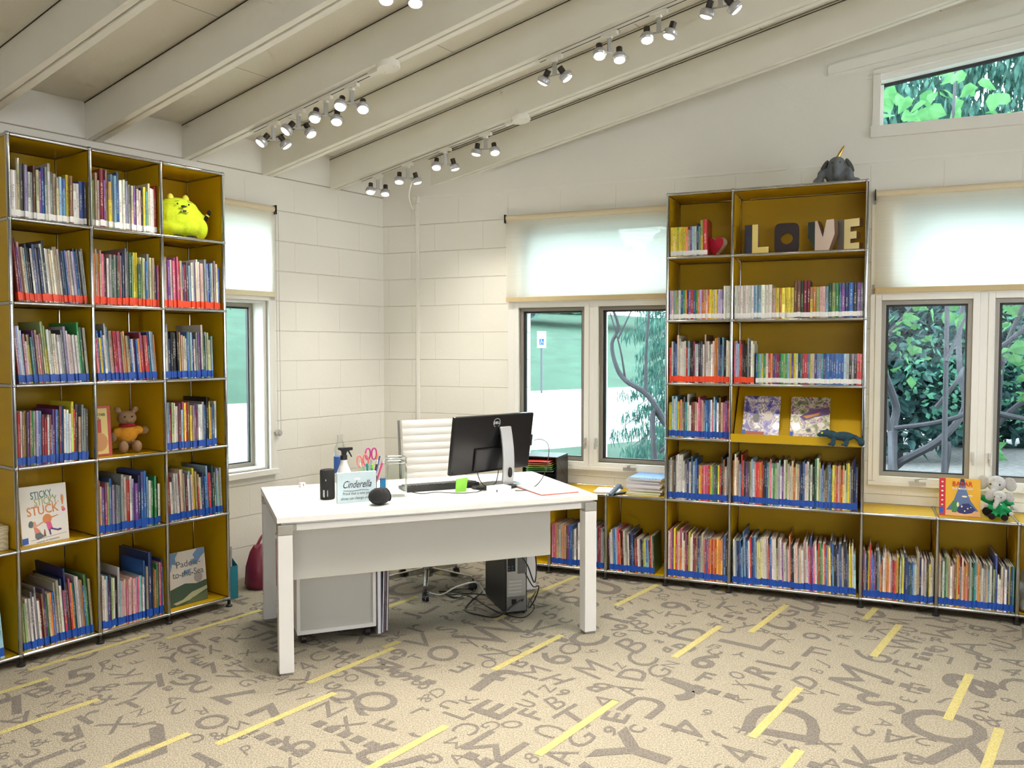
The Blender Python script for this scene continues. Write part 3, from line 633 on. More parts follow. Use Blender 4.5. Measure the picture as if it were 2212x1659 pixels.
# ================================================================== THINGS ON THE SHELVES
def flat(name, root, M, pts, m, y=-.0006, parent=None):
    """flat printed shape on a cover: polygon in the x-z plane"""
    g = MB(); g.add([(p[0], y, p[1]) for p in pts], [tuple(range(len(pts)))]); return g.build(name, m, parent or root, M, fix=False)
def blob(cx, cz, rx, rz, n=14, a0=0): return [(cx + rx * math.cos(2 * PI * i / n + a0), cz + rz * math.sin(2 * PI * i / n + a0)) for i in range(n)]
def cover_book(label, M, w_, h_, t_, cover, group=None, cat='book'):
    r = thing('picture_book', label, cat, M, group)
    g = MB(); g.box(0, w_, 0, .003, 0, h_); g.box(0, w_, t_ - .003, t_, 0, h_); g.box(0, .003, .003, t_ - .003, 0, h_); g.build('cover', cover, r)
    g = MB(); g.box(.004, w_ - .004, .003, t_ - .003, .004, h_ - .004); g.build('pages', pages_m, r)
    return r
pm = lambda n, c, r=.5: mat(n, c, r)
ink = pm('ink_black', (.02, .02, .025)); ink_grey = pm('ink_grey', (.12, .14, .15)); blue_st = tape_fix['b']
# STICKY STICKY STUCK
r = cover_book('white picture book with STICKY, STICKY, STUCK! lettering, in left column of left bookcase', FL @ T(.050, .070, ZL[1] + .007) @ RX(-6), .222, .283, .012, pm('cover_white', (.78, .76, .72)))
def printed(name, r, polys, y0=-.0006):
    """one child mesh holding one colour of the printed picture"""
    for i, (m, pl) in enumerate(polys):
        g = MB()
        for p in pl: g.add([(q[0], y0 - .00015 * i, q[1]) for q in p], [tuple(range(len(p)))])
        g.build(name, m, r, fix=False)
text('title', 'STICKY,', .05, pm('ink_teal', (.05, .20, .18)), r, T(.105, -.0008, .222) @ RY(-4), bold=.012, fit=.105)
text('title', 'STICKY.', .05, pm('ink_olive', (.40, .40, .14)), r, T(.125, -.0008, .188) @ RY(-4), bold=.008, fit=.115)
text('title', 'STUCK', .062, pm('ink_orange', (.70, .25, .08)), r, T(.105, -.0008, .142) @ RY(-4), bold=.016, fit=.15)
text('title', '!', .10, pm('ink_orange', (.70, .25, .08)), r, T(.200, -.0008, .155), bold=.012)
printed('cover_picture', r, [
  (pm('ink_orange', (.70, .25, .08)), [blob(.122, .115, .022, .024), [(.14, .115), (.175, .125), (.176, .129), (.138, .122)]]),
  (pm('ink_pink', (.72, .10, .28)), [[(.115, .098), (.138, .098), (.146, .066), (.122, .062)], blob(.203, .150, .009, .009)]),
  (pm('ink_violet', (.12, .07, .22)), [[(.124, .063), (.134, .063), (.137, .034), (.130, .034)], [(.136, .070), (.175, .055), (.173, .048), (.133, .062)], blob(.178, .055, .01, .005)]),
  (pm('skin_print', (.72, .36, .24)), [blob(.058, .095, .012, .016), [(.066, .080), (.106, .100), (.104, .106), (.064, .088)]]),
  (ink_grey, [blob(.045, .098, .011, .017), [(.062, .050), (.085, .055), (.105, .030), (.072, .018), (.060, .03)]]),
  (pm('ink_red_stripe', (.72, .22, .14)), [[(.058, .080), (.070, .080), (.088, .058), (.062, .050)]]),
  (pm('ink_brown', (.22, .10, .04)), [[(.100, .030), (.112, .030), (.108, .065), (.104, .065)]]),
  (ink, [[(.04, .018), (.21, .034), (.21, .0355), (.04, .0195)]]),
  (blue_st, [[(.001, .004), (.028, .006), (.028, .036), (.001, .034)]])])
text('credit_line', 'written by  and  illustrated by', .009, ink_grey, r, T(.12, -.0008, .008) @ RY(-5))
# PADDLE-TO-THE-SEA
r = cover_book('picture book titled Paddle-to-the-Sea, bottom right compartment of left bookcase', FL @ T(.812, .07, ZL[0] + .007) @ RX(-6), .238, .30, .014, pm('cover_cloud', (.60, .55, .50)))
printed('cover_picture', r, [
  (pm('sky_print', (.14, .25, .45)), [[(0, .30), (.07, .30), (.05, .27), (.055, .23), (.03, .24), (.02, .20), (0, .19)], [(.24 - .002, .30), (.19, .30), (.16, .27), (.17, .25), (.13, .22), (.18, .215), (.21, .25), (.238, .27)], [(.10, .19), (.15, .195), (.12, .17), (.08, .16)]]),
  (pm('sea_print', (.05, .085, .055)), [[(0, .095), (.04, .105), (.10, .118), (.17, .105), (.238, .115), (.238, 0), (0, 0)]]),
  (pm('foam_print', (.42, .42, .26)), [[(.02, .02), (.08, .03), (.14, .062), (.20, .072), (.238, .080), (.238, .062), (.19, .045), (.12, .02), (.04, .008)]]),
  (pm('sea_print_b', (.10, .13, .06)), [[(.09, .0), (.14, .03), (.20, .04), (.238, .05), (.238, 0)]]),
  (pm('seal_print', (.34, .30, .29)), [blob(.185, .138, .027, .029, 20)])])
text('title', 'Paddle-', .052, ink_grey, r, T(.13, -.0012, .212), fit=.150)
text('title', 'to-the-Sea', .052, ink_grey, r, T(.125, -.0012, .158), fit=.195)
# picture book behind the middle post
r = cover_book('yellow and red picture book half hidden by a chrome post, left bookcase', FL @ T(XL[3] + .012, .085, ZL[2] + .007) @ RX(-4), .118, .262, .010, pm('cover_red', (.42, .06, .05)))
printed('cover_picture', r, [(pm('print_yellow', (.62, .50, .18)), [[(.004, .012), (.100, .012), (.100, .250), (.004, .250)]]), (pm('print_redbox', (.45, .06, .05)), [[(.03, .12), (.066, .12), (.066, .195), (.03, .188)]]),
   (pm('print_tan', (.50, .24, .09)), [blob(.052, .075, .045, .05)])])
text('title', 'TEACHER', .020, ink, r, T(.054, -.0012, .212) @ RY(4), bold=.01, fit=.072)
text('title', 'IS IN', .018, ink, r, T(.040, -.0012, .193), bold=.01)

def plush(name, ells, m, parent, vox=.006, M=None, sm=6):
    g = MB()
    for e in ells:
        if len(e) == 3: g.ell(e[0], e[1], M=None, n=14, m=9) if e[2] is None else g.ell((0, 0, 0), e[1], M=T(*e[0]) @ e[2], n=14, m=9)
        else: g.ell(e[0], e[1], n=14, m=9)
    o = g.build(name, m, parent, M, smooth=True)
    rm = o.modifiers.new('remesh', 'REMESH'); rm.mode = 'VOXEL'; rm.voxel_size = vox; rm.use_smooth_shade = True
    s_ = o.modifiers.new('smooth', 'SMOOTH'); s_.iterations = sm; s_.factor = .5
    return o
fur = lambda n, c: mat(n, c, .95, noise=.22, nscale=90, bump=.8, bscale=320, spec=.1)
# brown soft toy in an orange shirt (generic bear)
r = thing('stuffed_toy', 'brown stuffed bear in an orange shirt sitting in the left bookcase', 'stuffed toy', FL @ T(.628, .15, ZL[2] + .007) @ RZ(-18))
tb = fur('plush_brown', (.30, .19, .11))
plush('body', [((0, 0, .185), (.050, .045, .042)), ((-.045, .005, .232), (.018, .012, .018)), ((.045, .005, .232), (.018, .012, .018)), ((0, 0, .09), (.045, .04, .06)), ((-.03, -.055, .035), (.026, .035, .034)), ((.038, -.055, .035), (.026, .035, .034)),
   ((.085, -.005, .115), (.026, .018, .024), RY(-30)), ((-.070, -.01, .09), (.02, .018, .03)), ((0, -.035, .172), (.022, .022, .016))], tb, r)
plush('shirt', [((0, 0, .097), (.053, .049, .052)), ((.055, -.003, .118), (.032, .028, .024), RY(20)), ((-.052, -.003, .108), (.028, .028, .03))], fur('shirt_orange', (.62, .28, .03)), r)
g = MB(); g.lathe([(.038, .140), (.041, .147), (.038, .154)], n=20); g.build('collar', fur('collar_red', (.35, .02, .03)), r, smooth=True)
for s_ in (-1, 1): g = MB(); g.ell((s_ * .018, -.043, .195), .005); g.build('eye', black_matte, r, smooth=True)
g = MB(); g.tube([(-.012, -.0555, .170), (-.004, -.058, .164), (0, -.058, .168), (.004, -.058, .164), (.012, -.0555, .170)], .0012); g.build('mouth', black_matte, r)
# lime green monster
r = thing('stuffed_toy', 'lime green furry stuffed monster in the top right compartment of left bookcase', 'stuffed toy', FL @ T(.950, .125, ZL[5] + .007) @ RZ(-14))
lime = fur('plush_lime', (.48, .62, .03))
plush('body', [((-.005, 0, .110), (.142, .082, .105)), ((-.012, 0, .165), (.118, .068, .070)), ((.035, 0, .07), (.120, .080, .070)), ((-.045, 0, .065), (.112, .078, .065)), ((.098, -.035, .065), (.044, .044, .062)), ((.125, -.01, .13), (.022, .022, .022))], lime, r, vox=.007, sm=3)
for x in (-.042, .042): g = MB(); g.lathe([(.021, 0), (.018, .014), (.010, .026), (0, .031)], n=14, M=T(x - .012, -.004, .224)); g.build('horn', fur('plush_yellow', (.72, .66, .12)), r, smooth=True)
for x in (-.036, .026): g = MB(); g.ell((x, -.072, .190), (.0045, .004, .0055)); g.build('eye', black_matte, r, smooth=True)
for a_, b_ in ((-.052, -.026), (.018, .044)):
    g = MB(); g.tube([(a_, -.070, .201 + (.0 if a_ < 0 else .006)), (b_, -.071, .201 + (.006 if a_ < 0 else 0))], .0013); g.build('eyebrow', black_matte, r)
g = MB(); g.ell((-.006, -.080, .176), (.015, .007, .0075)); g.build('nose', mat('nose_black', (.01, .01, .01), .3), r, smooth=True)
g = MB(); g.prism([(-.027, .141), (-.018, .154), (.006, .155), (.018, .141), (.010, .147), (-.018, .147)], -.089, -.078); g.build('mouth', black_matte, r)
for x in (-.018, .009): g = MB(); g.lathe([(.0035, 0), (0, .008)], n=8, M=T(x, -.0905, .146)); g.build('tooth', paper, r)
g = MB(); g.cyl((.128, -.03, .115), (.140, -.035, .140), .011, mi=0); g.cyl((.140, -.035, .140), (.144, -.036, .146), .012, mi=1); g.ell((.150, -.037, .160), (.010, .010, .016), mi=0, M=None)
g.build('arm', [fur('plush_black', (.02, .015, .015)), fur('plush_yellow', (.72, .66, .12))], r, smooth=True)
g = MB(); g.ell((-.138, -.05, .115), (.009, .009, .012), 0); g.ell((-.148, -.05, .114), (.007, .009, .012), 1); g.build('arm', [fur('plush_black', (.02, .015, .015)), fur('plush_yellow', (.72, .66, .12))], r, smooth=True)
for x in (-.035, .035): g = MB(); g.ell((x, -.078, .008), (.034, .024, .010)); g.build('foot', fur('plush_black', (.02, .015, .015)), r, smooth=True)
g = MB(); g.box(.118, .142, -.02, -.018, .055, .062, M=RY(-18)); g.build('cloth_tag', paper, r)
# box on low wing at the left edge
r = thing('storage_box', 'small tan box with a swirl pattern on the low wing at far left', 'box', FL @ T(-.115, .06, ZL[1] + .007))
swirl = bpy.data.materials.new('swirl_card'); swirl.use_nodes = True; nt = swirl.node_tree
wv = N(nt, 'ShaderNodeTexWave', {0: N(nt, 'ShaderNodeTexCoord').outputs['Object']}, wave_type='RINGS'); wv.inputs['Scale'].default_value = 18; wv.inputs['Distortion'].default_value = 9
nt.links.new(MIX(nt, wv.outputs[1], (.50, .42, .26, 1), (.68, .60, .42, 1)), nt.nodes['Principled BSDF'].inputs['Base Color'])
g = MB(); g.box(0, .10, 0, .14, 0, .085); g.build('box_body', swirl, r, bevel=.003)
g = MB(); g.box(-.002, .102, -.002, .142, .085, .115); g.build('lid', swirl, r, bevel=.003)

# ---- right bookcase: heart, LOVE letters
def heart2(s_):
    return [(s_ * .5 * (16 * math.sin(t) ** 3) / 16, s_ * .5 * (13 * math.cos(t) - 5 * math.cos(2 * t) - 2 * math.cos(3 * t) - math.cos(4 * t)) / 15) for t in [2 * PI * i / 40 for i in range(40)]]
r = thing('wooden_heart', 'red wooden heart with white sides, left of the big letters', 'ornament', FR @ T(1.062, .10, ZR[5] + .007) @ RZ(-24))
hp = heart2(.125); hp = [(x, z + .06) for x, z in hp]
zmin = min(p[1] for p in hp); hp = [(x, z - zmin) for x, z in hp]
g = MB(); g.prism(hp, .0015, .045); g.build('heart_block', pm('heart_side_white', (.78, .72, .66)), r)
g = MB(); g.prism(hp, 0, .0015); g.build('heart_face', pm('heart_red', (.50, .015, .04)), r)
card = pm('letter_side_brown', (.24, .14, .10))
def letter(ch, label, x, polys, h_, face, spine, yaw, wS=.030, hole=None):
    r = thing('letter_block', label, 'decorative letter', FR @ T(x, .10, ZR[5] + .007) @ RZ(yaw), 'LOVE letters on the top shelf')
    if hole:
        n = 48; sp = lambda t, a, e: (math.copysign(abs(math.cos(t)) ** e, math.cos(t)) * a[0], math.copysign(abs(math.sin(t)) ** e, math.sin(t)) * a[1])
        for nm, m_, y0, y1 in (('letter_body', card, .003, .045), ('letter_face', face, 0, .003)):
            g = MB(); vs = []; fs = []
            for i in range(n):
                t = 2 * PI * i / n; ox, oz = sp(t, (hole[0], h_ / 2), .38); ix, iz = math.cos(t) * hole[1], math.sin(t) * hole[1]
                for X, Z, Y in ((ox, oz, y0), (ix, iz, y0), (ix, iz, y1), (ox, oz, y1)): vs.append((hole[0] + X, Y, h_ / 2 + Z))
            for i in range(n):
                j = (i + 1) % n
                for a in range(4): b = (a + 1) % 4; fs.append((4 * i + a, 4 * i + b, 4 * j + b, 4 * j + a))
            g.add(vs, fs); g.build(nm, m_, r)
    else:
        g = MB()
        for p in polys: g.prism(p, .003, .045)
        g.build('letter_body', card, r)
        g = MB()
        for p in polys: g.prism(p, 0, .003)
        g.build('letter_face', face, r)
        if spine:
            g = MB(); g.prism([(0, .012 if ch == 'V' else 0), (-.046, .095 if ch == 'V' else 0), (-.046, h_ * .99), (0, h_ * .99)] if ch == 'V' else [(0, 0), (-.046, 0), (-.046, h_), (0, h_)], .001, .004)
            g.build('open_cover', spine, r)
    return r
HL = .186
def lines_m(name, a, b, ax, sc_):
    m = bpy.data.materials.new(name); m.use_nodes = True; nt = m.node_tree
    wv = N(nt, 'ShaderNodeTexWave', {0: N(nt, 'ShaderNodeTexCoord').outputs['Object']}, wave_type='BANDS', bands_direction=ax); wv.inputs['Scale'].default_value = sc_
    nt.links.new(MIX(nt, wv.outputs[1], C4(a), C4(b)), nt.nodes['Principled BSDF'].inputs['Base Color']); return m
letter('L', 'pale yellow letter L with dark navy cover edge, first of the LOVE letters', 1.288, [[(0, 0), (.098, 0), (.098, .048), (.034, .048), (.034, HL), (0, HL)]], HL, pm('letter_pale_yellow', (.80, .64, .20)), pm('cover_navy', (.02, .025, .05)), -4)
letter('O', 'dark plum letter O with a round hole among the LOVE letters', 1.418, None, HL, pm('letter_plum', (.03, .02, .02), .8), None, 4, hole=(.072, .034))
letter('V', 'pale patterned letter V, third of the LOVE letters', 1.650, [[(.028, 0), (.085, 0), (.123, .1), (.118, HL), (.072, HL), (.050, .085), (.014, HL), (0, HL), (0, 0)]], HL, lines_m('letter_chevron', (.80, .68, .60), (.55, .42, .36), 'DIAGONAL', 60), pm('cover_dark_green', (.015, .03, .03)), -26)
letter('E', 'yellow striped letter E, last of the LOVE letters', 1.812, [[(0, 0), (.092, 0), (.092, .045), (.038, .045), (.038, HL), (0, HL)], [(.038, .070), (.075, .070), (.075, .112), (.038, .112)], [(.038, .140), (.092, .140), (.092, HL), (.038, HL)]], HL, lines_m('letter_stripe', (.72, .58, .22), (.84, .74, .42), 'X', 55), pm('cover_grey', (.20, .18, .15)), -26)
# display shelf
r = thing('display_stand', 'sloping yellow display shelf with a front lip in the right bookcase', 'display shelf', FR @ T(XR[4], 0, ZR[2]))
W_ = XR[5] - XR[4]
g = MB(); g.prism([(.045, .012), (.30, .325), (.306, .320), (.051, .007)], .012, W_ - .012, 'x'); g.build('sloped_panel', yellow, r)
g = MB(); g.box(.002, W_ - .002, -.011, -.005, -.004, .046); g.box(.012, W_ - .012, -.005, .045, .007, .012); g.build('front_lip', yellow, r)
def glossy_cover(name, cols, seed):
    m = bpy.data.materials.new(name); m.use_nodes = True; nt = m.node_tree; p = nt.nodes['Principled BSDF']
    tc = N(nt, 'ShaderNodeTexCoord').outputs['Object']
    no = N(nt, 'ShaderNodeTexNoise', {0: N(nt, 'ShaderNodeMapping', [tc, (seed, seed, 0)]).outputs[0]}); no.inputs['Scale'].default_value = 22; no.inputs['Detail'].default_value = 5; no.inputs['Distortion'].default_value = .4
    cr = N(nt, 'ShaderNodeValToRGB', [no.outputs[0]]); cr.color_ramp.interpolation = 'CONSTANT'
    els = cr.color_ramp.elements; els[0].position = 0; els[0].color = C4(cols[0]); els[1].position = .40; els[1].color = C4(cols[1])
    for k, c in enumerate(cols[2:]): e = els.new(.48 + .07 * k); e.color = C4(c)
    nt.links.new(cr.outputs[0], p.inputs['Base Color']); p.inputs['Roughness'].default_value = .25; p.inputs['Coat Weight'].default_value = .2; return m
cvM = lambda x: FR @ T(x, .047, ZR[2] + .030) @ RX(-38)
r = cover_book('violet picture book in shiny wrap, left on the sloping display shelf', FR @ T(1.246, .040, ZR[2] + .022) @ RX(-30), .216, .285, .012, glossy_cover('cover_violet_scene', [(.10, .09, .30), (.22, .20, .55), (.60, .55, .62), (.30, .25, .30), (.80, .76, .78)], 3))
text('title', 'Bella & Harry', .03, paper, r, T(.10, -.0012, .245), bold=.01, fit=.16)
printed('cover_picture', r, [(pm('print_offwhite', (.75, .68, .62)), [blob(.150, .150, .026, .035)]), (pm('print_greycat', (.25, .25, .26)), [blob(.078, .135, .02, .035)]),
   (pm('print_brick', (.45, .12, .10)), [[(.02, .01), (.13, .01), (.13, .04), (.02, .045)]]), (blue_st, [[(0, .012), (.018, .012), (.018, .05), (0, .05)]])])
r = cover_book('green and tan picture book in shiny wrap, right on the sloping display shelf', FR @ T(1.526, .040, ZR[2] + .022) @ RX(-30), .224, .285, .012, glossy_cover('cover_green_scene', [(.14, .17, .07), (.30, .32, .18), (.62, .55, .46), (.20, .13, .28), (.55, .38, .30)], 8))
text('title', 'Bella & Harry', .03, ink_grey, r, T(.12, -.0012, .240), bold=.004, fit=.15)
printed('cover_picture', r, [(pm('print_purple', (.14, .08, .22)), [[(.05, .15), (.12, .20), (.22, .22), (.22, .17), (.14, .15), (.08, .125)]]), (pm('print_orangebits', (.62, .26, .08)), [[(.07, .155), (.13, .17), (.17, .185), (.16, .165), (.09, .14)]]), (pm('print_offwhite', (.75, .68, .62)), [blob(.175, .10, .022, .017)]), (ink_grey, [blob(.105, .062, .014, .012)]), (blue_st, [[(0, .012), (.018, .012), (.018, .05), (0, .05)]])])
# chameleon plush
r = thing('stuffed_toy', 'dark blue-green stuffed chameleon on the lip of the display shelf', 'stuffed toy', FR @ T(1.80, -.030, ZR[2] + .0) @ RZ(4))
cham = mat('plush_dark_teal', (.025, .06, .085), .8, noise=.5, nscale=30, bump=.6, bscale=250, spec=.2)
plush('body', [((.03, 0, .058), (.062, .026, .027)), ((-.035, 0, .065), (.03, .024, .025)), ((-.078, 0, .070), (.026, .022, .021)), ((-.100, 0, .062), (.016, .016, .012)), ((-.06, 0, .088), (.012, .006, .014)), ((.088, 0, .058), (.02, .014, .012)), ((.11, -.005, .045), (.018, .014, .014)), ((.125, -.012, .026), (.020, .016, .024)),
   ((-.025, -.012, .022), (.014, .012, .026)), ((-.04, -.014, .010), (.018, .010, .009)), ((.045, -.012, .022), (.014, .012, .026)), ((.03, -.014, .010), (.018, .010, .009))], cham, r, vox=.005)
g = MB(); g.cyl((-.088, -.018, .076), (-.088, -.0225, .0765), .006, mi=0); g.cyl((-.088, -.0222, .0765), (-.088, -.0235, .0765), .0022, mi=1); g.build('eye', [pm('eye_yellow', (.75, .65, .05)), black_matte], r)
# standing picture book
r = cover_book('yellow picture book titled BABAR THE MAGICIAN standing on the low wing', FR @ T(2.342, .100, ZR[1] + .007) @ RX(-5), .208, .212, .016, pm('cover_amber', (.78, .42, .02)))
printed('cover_picture', r, [(pm('print_spine_red', (.55, .02, .03)), [[(0, 0), (.032, 0), (.032, .212), (0, .212)]]), (pm('print_sand', (.75, .42, .20)), [[(.034, .001), (.207, .001), (.207, .03), (.12, .036), (.034, .03)]]),
  (pm('print_slate', (.10, .16, .33)), [[(.036, .032), (.075, .09), (.095, .15), (.107, .21), (.127, .21), (.137, .15), (.158, .09), (.198, .032)]]), (pm('print_hatblack', (.02, .02, .04)), [[(.104, .175), (.110, .211), (.124, .211), (.130, .175)]]),
  (pm('print_nightblue', (.02, .025, .15)), [[(.09, .028), (.095, .05), (.12, .07), (.15, .075), (.185, .04), (.165, .02), (.13, .013), (.10, .018)]]), (pm('print_leaf', (.05, .22, .07)), [[(.066, .02), (.062, .05), (.068, .082), (.095, .085), (.10, .06), (.088, .02)]]),
  (pm('print_starcream', (.80, .74, .52)), [blob(.128, .112, .014, .005), blob(.158, .118, .012, .0045), blob(.115, .055, .004, .006), blob(.145, .045, .004, .004), blob(.13, .03, .004, .004), blob(.16, .052, .003, .003), blob(.095, .065, .006, .014)]),
  (paper, [blob(.016, .19 - .026 * i, .006, .005, 7) for i in range(6)]), (blue_st, [[(-.0, .012), (.021, .012), (.021, .046), (0, .046)]])])
text('title', 'BABAR', .036, pm('ink_red', (.60, .02, .01)), r, T(.117, -.002, .170), bold=.02, fit=.100)
text('title', 'THE MAGICIAN', .016, paper, r, T(.117, -.002, .150), bold=.02, fit=.105)
# stuffed elephants (plain grey toys in green tops)
greyf = fur('plush_pale_grey', (.50, .49, .49)); greenf = fur('plush_green', (.02, .28, .10)); blackf = fur('plush_black', (.02, .015, .015))
def elephant(label, M, s_, grp, yaw=0):
    r = thing('stuffed_elephant', label, 'stuffed toy', M @ RZ(yaw) @ S(s_, s_, s_), None)
    plush('head', [((0, 0, .165), (.045, .042, .042)), ((-.004, -.035, .148), (.024, .026, .028)), ((-.012, -.055, .122), (.016, .018, .026)), ((-.022, -.062, .098), (.013, .014, .02))], greyf, r, vox=.006)
    for x, t in ((-.062, 14), (.062, -14)): plush('ear', [((x, .004, .165), (.030, .008, .040), RY(t))], greyf, r, vox=.004)
    plush('body', [((0, 0, .075), (.046, .04, .06)), ((-.052, -.022, .085), (.032, .018, .017), RY(35)), ((.055, -.02, .075), (.034, .018, .018), RY(-30) @ RY(60)), ((-.03, -.045, .032), (.022, .035, .024), RZ(15)), ((.034, -.045, .030), (.022, .035, .024), RZ(-20))], greenf, r)
    for p in ((-.078, -.03, .098), (.078, -.03, .052)): plush('paw', [(p, (.016, .015, .016))], greyf, r, vox=.004)
    for x in (-.036, .042): g = MB(); g.cyl((x, -.072, .030), (x * 1.08, -.088, .030), .023, .022, n=16, mi=0); g.build('shoe', blackf, r, smooth=True, bevel=.003)
    for x in (-.026, .016): g = MB(); g.ell((x, -.044 - .006 * (x > 0), .166), .0042); g.build('eye', black_matte, r, smooth=True)
    for x in (-.022, .016): g = MB(); g.tube([(x - .004, -.05, .120), (x - .002 + (.006 if x > 0 else -.006), -.066, .116), (x + (.010 if x > 0 else -.008), -.072, .120)], .0035, taper=.4); g.build('tusk', paper, r, smooth=True)
    return r
elephant('larger pale grey stuffed elephant in green, sitting behind the smaller one', FR @ T(2.640, .215, ZR[1] + .006), 1.10, None, -8)
elephant('smaller pale grey stuffed elephant in green, sitting in front on the low wing', FR @ T(2.640, .088, ZR[1] + .006), .78, None, -14)
# grey toy in the last low bay
r = thing('stuffed_toy', 'grey stuffed animal sitting in the last low bay at the right edge', 'stuffed toy', FR @ T(2.80, .12, ZR[0] + .007))
plush('body', [((0, 0, .08), (.06, .06, .075)), ((0, -.01, .19), (.05, .045, .05)), ((-.03, -.05, .03), (.03, .05, .03)), ((.04, -.05, .03), (.03, .05, .03)), ((-.05, -.01, .12), (.02, .02, .04))], fur('plush_grey', (.22, .25, .27)), r, vox=.008)
# grey elephant on top of the right bookcase
r = thing('stuffed_elephant', 'dark grey stuffed elephant with a gold horn on top of the right bookcase', 'stuffed toy', FR @ T(1.765, .15, ZR[6] + .006) @ RZ(-6) @ S(1.12, 1.12, 1.12))
gE = fur('plush_slate', (.17, .185, .20))
plush('body', [((0, 0, .055), (.058, .05, .055)), ((0, -.005, .105), (.048, .045, .052)), ((.005, -.045, .085), (.022, .026, .042)), ((.004, -.058, .045), (.017, .018, .024)), ((-.070, -.035, .062), (.024, .022, .026)), ((-.058, -.01, .075), (.02, .02, .025)), ((.066, -.030, .048), (.024, .022, .030)), ((.060, -.01, .075), (.02, .02, .025)), ((-.088, -.03, .025), (.030, .035, .023)), ((.094, .0, .020), (.026, .03, .019))], gE, r)
for x, t in ((-.064, 28), (.064, -28)):
    plush('ear', [((x, -.002, .105), (.013, .024, .044), RY(t))], fur('plush_slate_dark', (.10, .10, .095)), r, vox=.004)
for x in (-.018, .022): g = MB(); g.ell((x, -.047, .118), .003); g.build('eye', black_matte, r, smooth=True)
g = MB(); g.lathe([(.010, 0), (.0085, .022), (.0075, .045), (.003, .066), (0, .07)], n=10, M=T(.004, -.005, .150) @ RY(28)); g.build('horn', mat('gold_foil', (.65, .42, .10), .25, .9, noise=.3, nscale=70), r, smooth=True)

# ================================================================== DESK AND WHAT STANDS ON IT
DL, DD, DZ = 1.634, .90, .74
r = thing('desk', 'white office desk with four square legs and a modesty panel, in the middle', 'desk', FD)
g = MB(); g.box(0, DL, 0, DD, DZ - .027, DZ); g.build('desk_top', desk_white, r, bevel=.0015)
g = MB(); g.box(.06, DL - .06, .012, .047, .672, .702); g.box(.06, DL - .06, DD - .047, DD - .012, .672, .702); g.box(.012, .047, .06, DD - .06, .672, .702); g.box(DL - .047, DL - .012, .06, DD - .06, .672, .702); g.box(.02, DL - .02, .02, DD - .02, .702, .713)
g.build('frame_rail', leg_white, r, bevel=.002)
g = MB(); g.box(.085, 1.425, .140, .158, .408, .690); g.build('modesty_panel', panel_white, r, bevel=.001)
for x in (0.003, DL - .070):
    for y in (.003, DD - .070):
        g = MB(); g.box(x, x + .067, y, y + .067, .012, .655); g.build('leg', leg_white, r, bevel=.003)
        g = MB(); g.box(x - .001, x + .068, y - .001, y + .068, .655, .703); sx = 1 if x < .5 else -1
        g.box(min(x + .068, x + .068 + .02) if sx > 0 else x - .021, (x + .088) if sx > 0 else x, y + .008, y + .045, .672, .703); g.build('corner_bracket', bracket, r, bevel=.004)
        g = MB(); g.box(x + .006, x + .061, y + .006, y + .061, 0, .012); g.build('foot', mat('foot_grey', (.25, .23, .20), .6), r)
# pedestal
r = thing('pedestal_cabinet', 'white wheeled drawer pedestal under the left side of the desk', 'cabinet', FD @ T(.128, .38))
g = MB(); g.box(0, .404, 0, .014, .055, .075); g.box(0, .404, 0, .50, .055, .069); g.box(0, .016, 0, .50, .069, .555); g.box(.388, .404, 0, .50, .069, .555); g.box(0, .404, 0, .50, .555, .571); g.build('body', desk_white, r, bevel=.001)
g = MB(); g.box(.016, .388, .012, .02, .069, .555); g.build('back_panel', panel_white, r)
for k in range(3): g = MB(); g.box(.002, .402, .50, .518, .072 + k * .165, .232 + k * .165); d = g.build('drawer', desk_white, r, bevel=.002); g = MB(); g.box(.15, .25, .518, .53, .21 + k * .165, .22 + k * .165); g.build('handle', grey_metal, d)
for x in (.035, .365):
    for y in (.04, .46): g = MB(); g.cyl((x - .012, y, .024), (x + .012, y, .024), .024, n=14); g.box(x - .012, x + .012, y - .014, y + .014, .03, .056); g.build('caster', black_plastic, r, smooth=True)
for i, (x, c, t, z1, lb) in enumerate(((.545, (.62, .60, .68), .020, .36, 'white lavender file folder standing nearest the pedestal'), (.569, (.10, .12, .22), .012, .35, 'dark blue folder standing between two other folders by the pedestal'), (.585, (.17, .03, .03), .008, .345, 'dark red folder standing beside the pedestal'), (.597, (.28, .30, .36), .012, .365, 'grey clear folder, outermost of those beside the pedestal'))):
    r = thing('file_folder', lb, 'folder', FD @ T(x, .40 + i * .012, 0) @ RY(1.5 * (i > 0)), 'folders beside the pedestal')
    g = MB(); g.box(0, .0015, 0, .30, .0, z1); g.box(t - .0015, t, 0, .30, .0, z1); g.box(0, t, .298, .30, 0, z1); g.build('folder_cover', pm('folder_%d' % i, c, .35), r)
    g = MB(); g.box(.003, t - .003, .004, .29, .004, z1 - .02); g.build('sheets', paper, r)
